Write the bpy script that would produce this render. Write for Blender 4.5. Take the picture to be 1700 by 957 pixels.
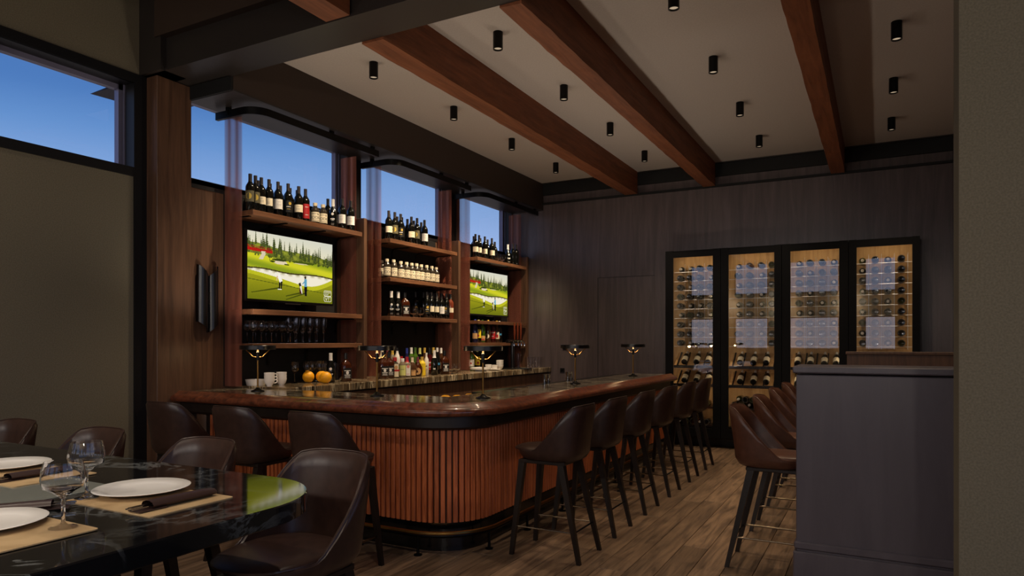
import bpy, math, random
from mathutils import Vector, Matrix
random.seed(7)
PI = math.pi
for o in list(bpy.data.objects): bpy.data.objects.remove(o)
scene = bpy.context.scene
COL = scene.collection

# ------------------------------------------------------------------ camera
cd = bpy.data.cameras.new('camera'); cam = bpy.data.objects.new('camera', cd); COL.objects.link(cam)
cd.sensor_width = 36.0; cd.lens = 1139.6 / 1700 * 36; cd.shift_y = (567 - 478.5) / 1700
cd.clip_start = .05; cd.clip_end = 500
cam.location = (0, 0, 1.31); cam.rotation_euler = (PI / 2, 0, math.atan(610 / 1139.6))
scene.camera = cam

# ------------------------------------------------------------------ sky, exposure
W = bpy.data.worlds.new('sky'); scene.world = W; W.use_nodes = True
nt = W.node_tree; nt.nodes.clear()
tc = nt.nodes.new('ShaderNodeTexCoord'); sp = nt.nodes.new('ShaderNodeSeparateXYZ')
rp = nt.nodes.new('ShaderNodeValToRGB'); bg = nt.nodes.new('ShaderNodeBackground'); wo = nt.nodes.new('ShaderNodeOutputWorld')
nt.links.new(tc.outputs['Generated'], sp.inputs[0]); nt.links.new(sp.outputs['Z'], rp.inputs[0])
nt.links.new(rp.outputs[0], bg.inputs[0]); nt.links.new(bg.outputs[0], wo.inputs[0])
def srgb(r, g, b):
    f = lambda c: (c / 255 / 12.92) if c / 255 <= .04045 else ((c / 255 + .055) / 1.055) ** 2.4
    return (f(r), f(g), f(b), 1)
mr_ = nt.nodes.new('ShaderNodeMapRange'); mr_.inputs['From Min'].default_value = -1; nt.links.new(sp.outputs['Z'], mr_.inputs['Value']); nt.links.new(mr_.outputs[0], rp.inputs[0])
el = rp.color_ramp.elements                       # dusk: dark ground, bright lavender horizon, deepening blue
el[0].position = 0.0; el[0].color = (.10, .09, .09, 1)
el[1].position = 1.0; el[1].color = srgb(34, 74, 140)
for z_, c_ in ((-.05, (.22, .20, .21)), (-.005, (.9, .84, .98)), (.03, (.92, .88, 1.05)), (.08, (.62, .70, .98)), (.13, (.36, .52, .88)), (.17, (.27, .43, .76)), (.22, (.20, .36, .68)), (.26, (.125, .28, .60)), (.30, (.075, .20, .50)), (.5, (.04, .12, .36))):
    e_ = el.new((z_ + 1) / 2); e_.color = (*c_, 1)
bg.inputs[1].default_value = 1.15
scene.view_settings.view_transform = 'Standard'; scene.view_settings.look = 'None'
scene.view_settings.gamma = 1; scene.view_settings.exposure = 0.0
scene.view_settings.use_curve_mapping = False

# light levels of the fitted lamps and of the added fill lights
DOWNLIGHT_W = 42.0
DINING_FILL_W = 60.0
UP_FILL_W = 21.0
REAR_FILL_W = 58.0
TABLE_LAMP_W = 1.0
CABINET_LED_W = .7
CABINET_FILL_W = .6
SHELF_SPOT_W = 200.0

# ------------------------------------------------------------------ materials
def new_mat(name):
    m = bpy.data.materials.new(name); m.use_nodes = True
    return m, m.node_tree, m.node_tree.nodes['Principled BSDF']
def plain(name, c, rough=.5, metal=0, spec=.5, coat=0, emit=None, es=0):
    m, t, b = new_mat(name)
    b.inputs['Base Color'].default_value = srgb(*c); b.inputs['Roughness'].default_value = rough
    b.inputs['Metallic'].default_value = metal; b.inputs['Specular IOR Level'].default_value = spec
    b.inputs['Coat Weight'].default_value = coat
    if emit: b.inputs['Emission Color'].default_value = srgb(*emit); b.inputs['Emission Strength'].default_value = es
    return m
def coords(t, scale=(1, 1, 1), jitter=True):
    tc = t.nodes.new('ShaderNodeTexCoord'); mp = t.nodes.new('ShaderNodeMapping')
    mp.inputs['Scale'].default_value = scale
    t.links.new(tc.outputs['Object'], mp.inputs['Vector'])
    if not jitter: return mp.outputs[0]
    oi = t.nodes.new('ShaderNodeObjectInfo'); mu = t.nodes.new('ShaderNodeMath'); mu.operation = 'MULTIPLY'; mu.inputs[1].default_value = 37.0
    t.links.new(oi.outputs['Random'], mu.inputs[0])
    ad = t.nodes.new('ShaderNodeVectorMath'); ad.operation = 'ADD'
    t.links.new(mp.outputs[0], ad.inputs[0]); t.links.new(mu.outputs[0], ad.inputs[1])
    return ad.outputs[0]
def wood(name, c1, c2, scale=(30, 30, 2.5), rough=.4, vary=.0, spec=.5, bump=.15, coat=0):
    m, t, b = new_mat(name)
    v = coords(t, scale)
    n = t.nodes.new('ShaderNodeTexNoise'); n.inputs['Scale'].default_value = 1; n.inputs['Detail'].default_value = 6
    n.inputs['Roughness'].default_value = .65; n.inputs['Distortion'].default_value = .6
    t.links.new(v, n.inputs['Vector'])
    r = t.nodes.new('ShaderNodeValToRGB'); r.color_ramp.elements[0].position = .32; r.color_ramp.elements[1].position = .68
    r.color_ramp.elements[0].color = srgb(*c1); r.color_ramp.elements[1].color = srgb(*c2)
    t.links.new(n.outputs['Fac'], r.inputs[0])
    out = r.outputs[0]
    if vary:
        oi = t.nodes.new('ShaderNodeObjectInfo'); mr = t.nodes.new('ShaderNodeMapRange')
        mr.inputs['To Min'].default_value = 1 - vary; mr.inputs['To Max'].default_value = 1 + vary
        t.links.new(oi.outputs['Random'], mr.inputs['Value'])
        hs = t.nodes.new('ShaderNodeHueSaturation'); t.links.new(mr.outputs[0], hs.inputs['Value']); t.links.new(out, hs.inputs['Color'])
        out = hs.outputs[0]
    t.links.new(out, b.inputs['Base Color']); b.inputs['Roughness'].default_value = rough
    b.inputs['Specular IOR Level'].default_value = spec; b.inputs['Coat Weight'].default_value = coat
    if bump:
        bp = t.nodes.new('ShaderNodeBump'); bp.inputs['Strength'].default_value = bump; bp.inputs['Distance'].default_value = .002
        t.links.new(n.outputs['Fac'], bp.inputs['Height']); t.links.new(bp.outputs[0], b.inputs['Normal'])
    return m
def speckle(name, c1, c2, scale=60, rough=.8, bump=.2, dist=.002, spec=.4):
    m, t, b = new_mat(name)
    v = coords(t, (1, 1, 1), False)
    n = t.nodes.new('ShaderNodeTexNoise'); n.inputs['Scale'].default_value = scale; n.inputs['Detail'].default_value = 5
    t.links.new(v, n.inputs['Vector'])
    r = t.nodes.new('ShaderNodeValToRGB'); r.color_ramp.elements[0].position = .35; r.color_ramp.elements[1].position = .65
    r.color_ramp.elements[0].color = srgb(*c1); r.color_ramp.elements[1].color = srgb(*c2)
    t.links.new(n.outputs['Fac'], r.inputs[0]); t.links.new(r.outputs[0], b.inputs['Base Color'])
    b.inputs['Roughness'].default_value = rough; b.inputs['Specular IOR Level'].default_value = spec
    bp = t.nodes.new('ShaderNodeBump'); bp.inputs['Strength'].default_value = bump; bp.inputs['Distance'].default_value = dist
    t.links.new(n.outputs['Fac'], bp.inputs['Height']); t.links.new(bp.outputs[0], b.inputs['Normal'])
    return m
def marble(name, base, mid, vein, scale=2.2, width=.03, rough=.1, stretch=(1, 1, 1), amount=.75):
    m, t, b = new_mat(name)
    v = coords(t, stretch, False)
    big = t.nodes.new('ShaderNodeTexNoise'); big.inputs['Scale'].default_value = scale; big.inputs['Detail'].default_value = 7; big.inputs['Roughness'].default_value = .6
    big.inputs['Distortion'].default_value = 1.2; t.links.new(v, big.inputs['Vector'])
    r1 = t.nodes.new('ShaderNodeValToRGB'); r1.color_ramp.elements[0].position = .38; r1.color_ramp.elements[1].position = .64
    r1.color_ramp.elements[0].color = srgb(*base); r1.color_ramp.elements[1].color = srgb(*mid); t.links.new(big.outputs['Fac'], r1.inputs[0])
    sm = t.nodes.new('ShaderNodeTexNoise'); sm.inputs['Scale'].default_value = scale * 1.7; sm.inputs['Detail'].default_value = 9; sm.inputs['Roughness'].default_value = .62
    sm.inputs['Distortion'].default_value = 1.8; t.links.new(v, sm.inputs['Vector'])
    r2 = t.nodes.new('ShaderNodeValToRGB'); cr = r2.color_ramp
    cr.elements[0].position = .5 - width; cr.elements[0].color = (0, 0, 0, 1); cr.elements[1].position = .5 + width; cr.elements[1].color = (0, 0, 0, 1)
    e = cr.elements.new(.5); e.color = (1, 1, 1, 1); t.links.new(sm.outputs['Fac'], r2.inputs[0])
    msk = t.nodes.new('ShaderNodeTexNoise'); msk.inputs['Scale'].default_value = scale * .9; t.links.new(v, msk.inputs['Vector'])
    r3 = t.nodes.new('ShaderNodeValToRGB'); r3.color_ramp.elements[0].position = .42; r3.color_ramp.elements[1].position = .6; t.links.new(msk.outputs['Fac'], r3.inputs[0])
    mu = t.nodes.new('ShaderNodeMath'); mu.operation = 'MULTIPLY'; t.links.new(r2.outputs[0], mu.inputs[0]); t.links.new(r3.outputs[0], mu.inputs[1])
    m2 = t.nodes.new('ShaderNodeMath'); m2.operation = 'MULTIPLY'; m2.inputs[1].default_value = amount; t.links.new(mu.outputs[0], m2.inputs[0])
    mx = t.nodes.new('ShaderNodeMixRGB'); t.links.new(m2.outputs[0], mx.inputs[0]); t.links.new(r1.outputs[0], mx.inputs[1]); mx.inputs[2].default_value = srgb(*vein)
    t.links.new(mx.outputs[0], b.inputs['Base Color']); b.inputs['Roughness'].default_value = rough; b.inputs['Specular IOR Level'].default_value = .5
    return m
def pane(name, tint=(1, 1, 1), ior=1.5):
    m, t, b = new_mat(name); t.nodes.remove(b); out = t.nodes['Material Output']
    tr = t.nodes.new('ShaderNodeBsdfTransparent'); tr.inputs[0].default_value = (*tint, 1)
    gl = t.nodes.new('ShaderNodeBsdfGlossy'); gl.inputs['Roughness'].default_value = .0
    fr = t.nodes.new('ShaderNodeFresnel'); ge = t.nodes.new('ShaderNodeNewGeometry'); mr = t.nodes.new('ShaderNodeMapRange')
    mr.inputs['To Min'].default_value = ior; mr.inputs['To Max'].default_value = 1 / ior     # same reflectance on both faces of the thin pane
    t.links.new(ge.outputs['Backfacing'], mr.inputs['Value']); t.links.new(mr.outputs[0], fr.inputs[0])
    mx = t.nodes.new('ShaderNodeMixShader'); t.links.new(fr.outputs[0], mx.inputs[0]); t.links.new(tr.outputs[0], mx.inputs[1]); t.links.new(gl.outputs[0], mx.inputs[2])
    t.links.new(mx.outputs[0], out.inputs[0]); return m
def glass(name, c=(255, 255, 255), rough=0.0, ior=1.45):
    m, t, b = new_mat(name); b.inputs['Base Color'].default_value = srgb(*c); b.inputs['Transmission Weight'].default_value = 1
    b.inputs['Roughness'].default_value = rough; b.inputs['IOR'].default_value = ior; return m
def emitter(name, c, s):
    m, t, b = new_mat(name); t.nodes.remove(b); e = t.nodes.new('ShaderNodeEmission'); e.inputs[0].default_value = srgb(*c); e.inputs[1].default_value = s
    t.links.new(e.outputs[0], t.nodes['Material Output'].inputs[0]); return m

MT = dict(
    plaster=speckle('olive_plaster', (104, 96, 78), (118, 109, 90), 140, .85, .25),
    ceiling=speckle('ceiling_paint', (188, 177, 168), (196, 185, 176), 90, .9, .05),
    floorbase=plain('floor_base', (22, 16, 12), .9),
    plank=wood('oak_plank', (80, 64, 52), (148, 120, 95), (26, 2.2, 26), .42, .28, .4, .25),
    walnut=wood('walnut_panel', (70, 48, 35), (104, 74, 54), (22, 22, 1.6), .45, 0, .4, .15),
    backwall=wood('dark_stained_panel', (84, 74, 75), (104, 92, 92), (14, 14, 1.1), .27, 0, .5, .25),
    shelfwood=wood('shelf_walnut', (84, 54, 36), (126, 84, 56), (26, 2.4, 26), .45, .1),
    beam=wood('cedar_beam', (104, 58, 34), (142, 84, 52), (22, 1.6, 22), .6, .08, .3, .3),
    slat=wood('slat_mahogany', (146, 72, 38), (204, 112, 64), (60, 60, 4), .42, .14, .4, .15),
    rail=wood('rail_mahogany', (56, 27, 18), (132, 70, 44), (24, 24, 24), .28, 0, .5, .1, .4),
    darkwood=wood('ebonised_wood', (24, 17, 13), (40, 29, 23), (18, 18, 3), .4, 0, .4, .1),
    podium=wood('stained_end_panel', (80, 74, 82), (93, 86, 94), (9, 9, 1.1), .36, 0, .5, .5),
    brownpaint=plain('dark_brown_paint', (58, 45, 37), .55, 0, .4),
    steel=plain('dark_painted_steel', (44, 39, 37), .38, 0, .5),
    blackmetal=plain('black_metal', (14, 13, 13), .32, .6),
    blacksatin=plain('black_satin', (13, 12, 13), .28),
    black=plain('matt_black', (8, 8, 8), .7),
    cabblack=plain('cabinet_black', (10, 9, 10), .65, 0, .2),
    frame=plain('black_window_frame', (12, 12, 14), .5),
    alu=plain('grey_aluminium', (128, 124, 146), .4, .3),
    plinth=wood('black_plinth', (16, 14, 12), (28, 25, 22), (3, 3, 40), .16, 0, .6, .3),
    brass=plain('aged_brass', (150, 112, 58), .3, 1),
    rodbrass=plain('foot_rod_metal', (150, 132, 108), .25, 1),
    rod=plain('rack_steel', (210, 208, 210), .38, .8),
    chrome=plain('chrome', (205, 205, 208), .12, 1),
    copper=plain('copper_mesh', (200, 134, 114), .36, .55),
    leather=speckle('brown_leather', (48, 31, 25), (58, 38, 31), 30, .36, .08, .002, .5),
    leatherlight=speckle('tan_brown_leather', (78, 47, 34), (92, 57, 42), 25, .38, .08, .002, .5),
    fabric=speckle('taupe_fabric', (52, 42, 35), (66, 54, 46), 300, .9, .3),
    barmarble=marble('bar_marble', (30, 27, 22), (84, 74, 60), (214, 202, 176), 6.5, .05, .12, (1, 1.7, 1), 1.0),
    edgemarble=marble('backbar_marble', (50, 42, 32), (128, 106, 78), (232, 214, 178), 4.2, .05, .14, (1, 2.4, .25), 1.0),
    tablemarble=marble('table_marble', (13, 13, 14), (26, 25, 26), (128, 132, 132), 2.3, .035, .06, (1, 1, 1), .8),
    china=plain('white_china', (238, 234, 228), .18),
    glass=glass('clear_glass', (250, 250, 252)),
    pane=pane('window_glass', (.97, .97, .98)), cabpane=pane('cabinet_glass', (.95, .95, .95), 1.75),
    mat=speckle('tan_placemat', (172, 142, 100), (196, 166, 122), 12, .6, .1),
    pouch=plain('brown_leather_pouch', (58, 40, 36), .35),
    sheet=plain('grey_sheet', (120, 124, 118), .12),
    orange=speckle('orange_peel', (246, 166, 20), (252, 184, 40), 160, .42, .3, .001),
    oak=wood('pale_oak_back', (170, 130, 84), (204, 164, 112), (26, 26, 2), .55, 0, .3, .1),
    roofmat=plain('eave_metal', (74, 70, 84), .6),
    stucco=plain('eave_stucco', (120, 100, 92), .8),
    bulb=emitter('warm_bulb', (255, 196, 120), 1.2), lens=emitter('downlight_lens', (255, 226, 190), .45),
    strip=emitter('warm_led_strip', (255, 200, 130), 2.0),
)
def gl(name, c, rough=.12): return plain(name, c, rough, 0, .6, .3)
BT = dict(dark=gl('dark_bottle_glass', (12, 13, 10)), amber=gl('amber_bottle', (62, 26, 8)), green=gl('green_bottle', (60, 92, 14)),
          smoke=gl('smoke_bottle', (52, 46, 38)), clear=gl('clear_bottle', (118, 106, 88)), brown=gl('brown_bottle', (70, 44, 26)),
          blue=gl('navy_bottle', (26, 30, 66)), white=gl('white_bottle', (236, 232, 222), .3), rose=gl('rose_bottle', (120, 56, 36)), redbottle=gl('dark_red_bottle', (66, 12, 12)),
          cream=plain('cream_label', (238, 226, 196), .6), wlabel=plain('white_label', (240, 236, 228), .6), gold=plain('gold_label', (196, 168, 70), .4),
          red=plain('red_label', (178, 30, 36), .5), yellow=plain('yellow_label', (238, 206, 40), .5), tan=plain('tan_label', (206, 160, 104), .6),
          olive=plain('olive_label', (92, 86, 60), .6), blk=plain('black_label', (16, 15, 15), .5), grey=plain('grey_capsule', (86, 80, 74), .45),
          capw=plain('cream_cap', (222, 208, 178), .5), capb=plain('black_cap', (18, 17, 18), .4), capr=plain('red_cap', (170, 28, 32), .4), capwine=plain('wine_capsule', (34, 26, 26), .45),
          capblue=plain('blue_cap', (40, 56, 140), .4), capg=plain('gold_cap', (206, 170, 72), .35), capp=plain('plum_cap', (112, 40, 58), .4), bluel=plain('blue_label', (70, 150, 200), .5),
          ink=plain('ink', (20, 18, 18), .6), inkw=plain('white_ink', (236, 232, 224), .6), disc=plain('capsule_end', (226, 220, 214), .5), lime=plain('pale_green_label', (214, 216, 130), .6), pink=plain('pink_label', (226, 140, 128), .6))

# ------------------------------------------------------------------ mesh helpers
class MB:
    def __init__(s): s.v = []; s.f = []
    def add(s, vs, fs):
        n = len(s.v); s.v += [tuple(q) for q in vs]; s.f += [tuple(i + n for i in f) for f in fs]; return s
    def box(s, x0, x1, y0, y1, z0, z1):
        return s.add([(x0, y0, z0), (x1, y0, z0), (x1, y1, z0), (x0, y1, z0), (x0, y0, z1), (x1, y0, z1), (x1, y1, z1), (x0, y1, z1)],
                     [(0, 3, 2, 1), (4, 5, 6, 7), (0, 1, 5, 4), (1, 2, 6, 5), (2, 3, 7, 6), (3, 0, 4, 7)])
    def bbox(s, x0, x1, y0, y1, z0, z1, b=.003):
        """box with chamfered long edges along all sides"""
        vs = []
        for z, i in ((z0, b), (z0 + b, 0), (z1 - b, 0), (z1, b)):
            vs += [(x0 + i, y0 + b, z), (x0 + b, y0 + i, z), (x1 - b, y0 + i, z), (x1 - i, y0 + b, z), (x1 - i, y1 - b, z), (x1 - b, y1 - i, z), (x0 + b, y1 - i, z), (x0 + i, y1 - b, z)]
        fs = [tuple(range(7, -1, -1)), tuple(range(24, 32))]
        for k in range(3):
            for i in range(8):
                j = (i + 1) % 8; fs.append((k * 8 + i, k * 8 + j, k * 8 + 8 + j, k * 8 + 8 + i))
        return s.add(vs, fs)
    def lathe(s, prof, n=20, c=(0, 0, 0), a0=0, a1=2 * PI, sx=1, sy=1):
        full = abs(a1 - a0 - 2 * PI) < 1e-6; m = n if full else n + 1
        base = len(s.v); idx = []
        for r, z in prof:
            if r < 1e-6 and full: idx.append([len(s.v)] * m); s.v.append((c[0], c[1], c[2] + z))
            else:
                row = []
                for i in range(m):
                    a = a0 + (a1 - a0) * i / n; row.append(len(s.v)); s.v.append((c[0] + sx * r * math.cos(a), c[1] + sy * r * math.sin(a), c[2] + z))
                idx.append(row)
        for k in range(len(prof) - 1):
            for i in range(n):
                j = (i + 1) % m
                q = [idx[k][i], idx[k][j], idx[k + 1][j], idx[k + 1][i]]; u = []
                for e in q:
                    if e not in u: u.append(e)
                if len(u) > 2: s.f.append(tuple(u))
        return s
    def tube(s, pts, r, n=8, cap=True, closed=False):
        pts = [Vector(p) for p in pts]; m = len(pts); rows = []
        up = None
        for i, p in enumerate(pts):
            if closed: d = pts[(i + 1) % m] - pts[i - 1]
            else: d = pts[min(i + 1, m - 1)] - pts[max(i - 1, 0)]
            d.normalize()
            if up is None: up = Vector((0, 0, 1)) if abs(d.z) < .9 else Vector((1, 0, 0))
            a = d.cross(up).normalized(); up = a.cross(d).normalized()
            rr = r[i] if isinstance(r, (list, tuple)) else r
            row = []
            for k in range(n):
                t = 2 * PI * k / n; row.append(len(s.v)); s.v.append(tuple(p + a * rr * math.cos(t) + up * rr * math.sin(t)))
            rows.append(row)
        for i in range(m if closed else m - 1):
            A, B = rows[i], rows[(i + 1) % m]
            for k in range(n): s.f.append((A[k], A[(k + 1) % n], B[(k + 1) % n], B[k]))
        if cap and not closed: s.f.append(tuple(reversed(rows[0]))); s.f.append(tuple(rows[-1]))
        return s
    def leg(s, p0, p1, w0, w1):
        """tapered square bar from p0 (size w0) to p1 (size w1)"""
        a, b = w0 / 2, w1 / 2; vs = []
        for p, h in ((p0, a), (p1, b)):
            vs += [(p[0] - h, p[1] - h, p[2]), (p[0] + h, p[1] - h, p[2]), (p[0] + h, p[1] + h, p[2]), (p[0] - h, p[1] + h, p[2])]
        return s.add(vs, [(3, 2, 1, 0), (4, 5, 6, 7), (0, 1, 5, 4), (1, 2, 6, 5), (2, 3, 7, 6), (3, 0, 4, 7)])
    def prism(s, poly, z0, z1):
        n = len(poly); vs = [(x, y, z0) for x, y in poly] + [(x, y, z1) for x, y in poly]
        return s.add(vs, [tuple(range(n - 1, -1, -1)), tuple(range(n, 2 * n))] + [(i, (i + 1) % n, n + (i + 1) % n, n + i) for i in range(n)])
    def sweep(s, frames, prof, closed_prof=True, cap=True):
        """frames: list of functions/points (px,py,nx,ny); prof: (off,z)"""
        rows = []
        for px, py, nx, ny in frames:
            row = []
            for o, z in prof: row.append(len(s.v)); s.v.append((px + nx * o, py + ny * o, z))
            rows.append(row)
        n = len(prof)
        for A, B in zip(rows, rows[1:]):
            for k in range(n if closed_prof else n - 1): s.f.append((A[k], B[k], B[(k + 1) % n], A[(k + 1) % n]))
        if cap and closed_prof: s.f.append(tuple(rows[0])); s.f.append(tuple(reversed(rows[-1])))
        return s
    def mesh(s, name, mat, angle=35):
        me = bpy.data.meshes.new(name); me.from_pydata(s.v, [], s.f); me.validate(); me.update()
        import bmesh
        bm = bmesh.new(); bm.from_mesh(me); bmesh.ops.recalc_face_normals(bm, faces=bm.faces); bm.to_mesh(me); bm.free()
        if angle:
            me.polygons.foreach_set('use_smooth', [True] * len(me.polygons)); me.set_sharp_from_angle(angle=math.radians(angle))
        if mat: me.materials.append(mat)
        return me
    def build(s, name, mat, parent=None, angle=35):
        return link(name, s.mesh(name, mat, angle), parent)
def link(name, data, parent=None, loc=None, rz=0, rot=None):
    o = bpy.data.objects.new(name, data); COL.objects.link(o)
    if parent: o.parent = parent
    if loc: o.location = loc
    if rot: o.rotation_euler = rot
    elif rz: o.rotation_euler = (0, 0, rz)
    return o
def tag(o, label, cat, group=None):
    o['label'] = label; o['category'] = cat
    if group: o['group'] = group
    return o
def thing(name, label, cat, loc=(0, 0, 0), rz=0, group=None):
    return tag(link(name, None, None, loc, rz), label, cat, group)
def struct(o, label=None):
    o['kind'] = 'structure'
    if label: o['label'] = label
    return o
def dup(root, loc, rz, label, group=None, rot=None):
    def cp(o, par):
        c = o.copy(); COL.objects.link(c); c.parent = par
        for ch in o.children: cp(ch, c)
        return c
    r = cp(root, None); r.location = loc; r.rotation_euler = rot or (0, 0, rz); r['label'] = label
    if group: r['group'] = group
    return r
ORD = ['first', 'second', 'third', 'fourth', 'fifth', 'sixth', 'seventh', 'eighth', 'ninth', 'tenth', 'eleventh', 'twelfth', 'thirteenth', 'fourteenth', 'fifteenth', 'sixteenth']

# ================================================================== SETTING
ZC = 3.566; YB = 8.89; XL = -4.85; XB = -4.76; XR = .707; SILL = 2.591; SOF = 3.195
# floor: base slab with separate oak planks
fl = struct(MB().box(-5.0, 3.0, -2.3, 9.1, -.12, -.012).build('floor', MT['floorbase'], None, 0), 'brown oak plank floor of the bar')
pw = .162; x = -5.0; rnd = random.Random(3); pm = {}
near, far = [], []
while x < .9:
    y = -2.3 + rnd.uniform(-1.5, 0)
    while y < 9.0:
        L = rnd.choice([1.5, 1.9, 2.3, 2.6])
        if L not in pm: pm[L] = MB().bbox(.0012, pw - .0016, .0012, L - .0016, -.014, 0, .002).mesh('plank', MT['plank'], 0)
        y0 = max(y, -2.3)
        if y + L > -2.2: link('plank', pm[L], fl, (x, y, 0))
        y += L
    x += pw
# ceiling over the bar
struct(MB().box(-4.4, XR + .2, 3.4, 9.1, ZC, ZC + .1).build('ceiling', MT['ceiling'], None, 0), 'pale painted ceiling over the bar')
struct(MB().box(-5.1, 3.1, -2.4, 3.35, 4.3, 4.4).build('ceiling', MT['walnut'], None, 0), 'dark timber ceiling above the dining area')
# left wall (plaster) with high window opening
wl = MB()
wl.box(XL - .18, XL, -2.3, 3.24, -.1, 2.55); wl.box(XL - .18, XL, -2.3, 3.42, 3.25, 4.35)
wl.box(XL - .18, XL, -2.3, 2.19, 2.55, 3.25); wl.box(XL - .18, XL, 3.16, 3.24, 2.55, 3.25)
struct(wl.build('wall_left', MT['plaster'], None, 0), 'olive grey plaster wall with a high strip window')
def window(y0, y1, z0, z1, xin, name, label, fr=.035, alu_side=True):
    e = struct(link(name, None, None, (xin, y0, z0)), label)
    H = z1 - z0; L = y1 - y0
    f = MB(); f.box(-.2, .012, 0, L, 0, fr); f.box(-.2, .012, 0, L, H - fr, H); f.box(-.2, .012, 0, fr * .5, 0, H); f.box(-.2, .012, L - fr * .5, L, 0, H)
    f.build('window_frame', MT['frame'], e, 0)
    a = MB(); a.box(-.17, -.12, L - fr * .5 - .035, L - fr * .5, fr, H - fr); a.box(-.17, -.12, fr * .5, L - fr * .5, H - fr - .035, H - fr)
    a.box(-.1, -.095, L - fr * .5 - .012, L - fr * .5, fr, H - fr)
    a.build('sash', MT['alu'], e, 0)
    MB().box(-.146, -.142, fr * .5, L - fr * .5, fr, H - fr).build('pane', MT['pane'], e, 0)
    return e
window(2.19, 3.16, 2.55, 3.25, XL, 'window_1', 'high strip window in the olive plaster wall')
wt1 = MB().box(XL, XL + .015, 2.10, 3.24, 2.525, 2.592); wt1.box(XL, XL + .015, 2.10, 3.24, 3.215, 3.285); wt1.box(XL, XL + .015, 2.10, 2.2, 2.592, 3.215); wt1.box(XL, XL + .015, 3.145, 3.24, 0, 2.525); wt1.box(XL, XL + .015, 3.145, 3.24, 2.592, 3.215)  # the strip down to the floor is shade beside the column, painted black
struct(wt1.build('trim_14', MT['frame'], None, 0), 'black trim framing the high window, with a strip of painted shade below')
# wood column and panelled wall behind the bar
c = MB().bbox(XL - .15, -4.715, 3.24, 3.53, 0, 3.285, .004).build('trim_1', MT['walnut'], None, 0); struct(c, 'walnut clad column between the dining wall and the bar')
wb = MB().box(XB - .2, XB, 3.53, YB, -.1, SILL - .04); wb.box(XB - .2, XB, 3.53, YB, 3.30, ZC)
struct(wb.build('wall_bar', MT['walnut'], None, 0), 'walnut panelled wall behind the bar shelves')
WIN = [(3.53, 5.36), (5.53, 7.22), (7.43, 8.88)]
for k, (a, b) in enumerate(WIN):
    window(a, b, SILL - .04, 3.30, XB, 'window_%d' % (k + 2), '%s high window above the bar shelves counted from the column' % ORD[k])
for k, (a, b) in enumerate([(5.36, 5.53), (7.22, 7.43), (8.88, 8.9)]):
    struct(MB().box(XB - .2, XB + .004, a, b, SILL - .04, 3.30).build('trim_%d' % (k + 2), MT['frame'], None, 0), '%s black window post above the bar shelves' % ORD[k])
# black sill band
struct(MB().box(XB, XB + .012, 3.53, 8.86, SILL - .07, SILL).build('trim_5', MT['frame'], None, 0), 'black sill band under the bar windows')
# black recess panels behind each bay
BAY = [(3.86, 5.225), (5.62, 6.94), (7.37, 8.765)]
for k, (a, b) in enumerate(BAY):
    struct(MB().box(XB, XB + .008, a, b - .03, .94, SILL - .07).build('trim_%d' % (6 + k), MT['black'], None, 0), 'black panel behind the %s shelf bay' % ('television', 'middle', 'far')[k])
    struct(MB().bbox(XB, XB + .3, b + .03, b + .075, .94, SILL - .07, .002).build('trim_%d' % (9 + k), MT['walnut'], None, 0), 'walnut fin closing the %s shelf bay' % ('near', 'middle', 'far')[k])
# soffit / bulkhead along the window wall
so = MB().box(-4.7, -4.251, 3.535, YB, SOF, ZC + .02)
struct(so.build('ceiling_bulkhead', MT['brownpaint'], None, 0), 'dark brown bulkhead along the bar windows')
struct(MB().box(XB, -4.25, 3.53, YB, SOF - .012, SOF).build('ceiling_soffit', MT['steel'], None, 0), 'smooth dark soffit panel above the bar windows')
struct(MB().box(XB, -4.255, 3.515, 3.536, SOF - .012, ZC).build('ceiling_end', MT['black'], None, 0), 'black end of the bulkhead')
# steel beam between dining area and bar
sb = MB().box(-4.9, 3.0, 3.22, 3.527, 3.288, 3.305); sb.box(-4.9, 3.0, 3.235, 3.527, 3.305, 3.53)
struct(sb.build('beam_steel', MT['steel'], None, 0), 'wide dark steel beam crossing the ceiling')
struct(MB().box(-4.66, 3.0, 3.18, 3.4, 3.53, 4.35).build('fascia', MT['brownpaint'], None, 0), 'timber fascia above the steel beam')
struct(MB().box(-4.85, -4.6, 3.19, 3.4, 3.288, 4.35).build('wall_pier', MT['steel'], None, 0), 'short dark pier above the walnut column')
# back wall
bw = MB().box(-4.9, .9, YB, YB + .15, -.1, 3.262); bw.box(-4.9, .9, YB + .03, YB + .15, 3.262, ZC)
wbk = struct(bw.build('wall_back', MT['backwall'], None, 0), 'dark stained timber panelled back wall')
bt = MB(); bt.box(-4.25, XR, YB - .012, YB + .03, 3.40, 3.555); bt.box(-4.25, XR, YB - .03, YB + .03, 3.262, 3.29)
struct(bt.build('trim_12', MT['black'], None, 0), 'black channel at the top of the back wall')
struct(MB().box(-4.25, XR, YB - .05, YB, 3.555, ZC).build('trim_13', MT['steel'], None, 0), 'thin grey strip where ceiling meets back wall')
dr = struct(MB().box(-3.414, -2.62, YB - .004, YB + .001, .0, 2.18).build('door_1', MT['backwall'], None, 0), 'flush hidden door in the dark back wall')
g = MB(); g.box(-3.418, -3.412, YB - .0055, YB, 0, 2.183); g.box(-3.418, -2.62, YB - .0055, YB, 2.178, 2.184); g.build('door_gap', MT['black'], dr, 0)
struct(MB().bbox(-2.6, XR, YB - .12, YB, 0, .13, .004).build('baseboard_back', MT['darkwood'], None, 0), 'dark plinth along the back wall')
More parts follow.
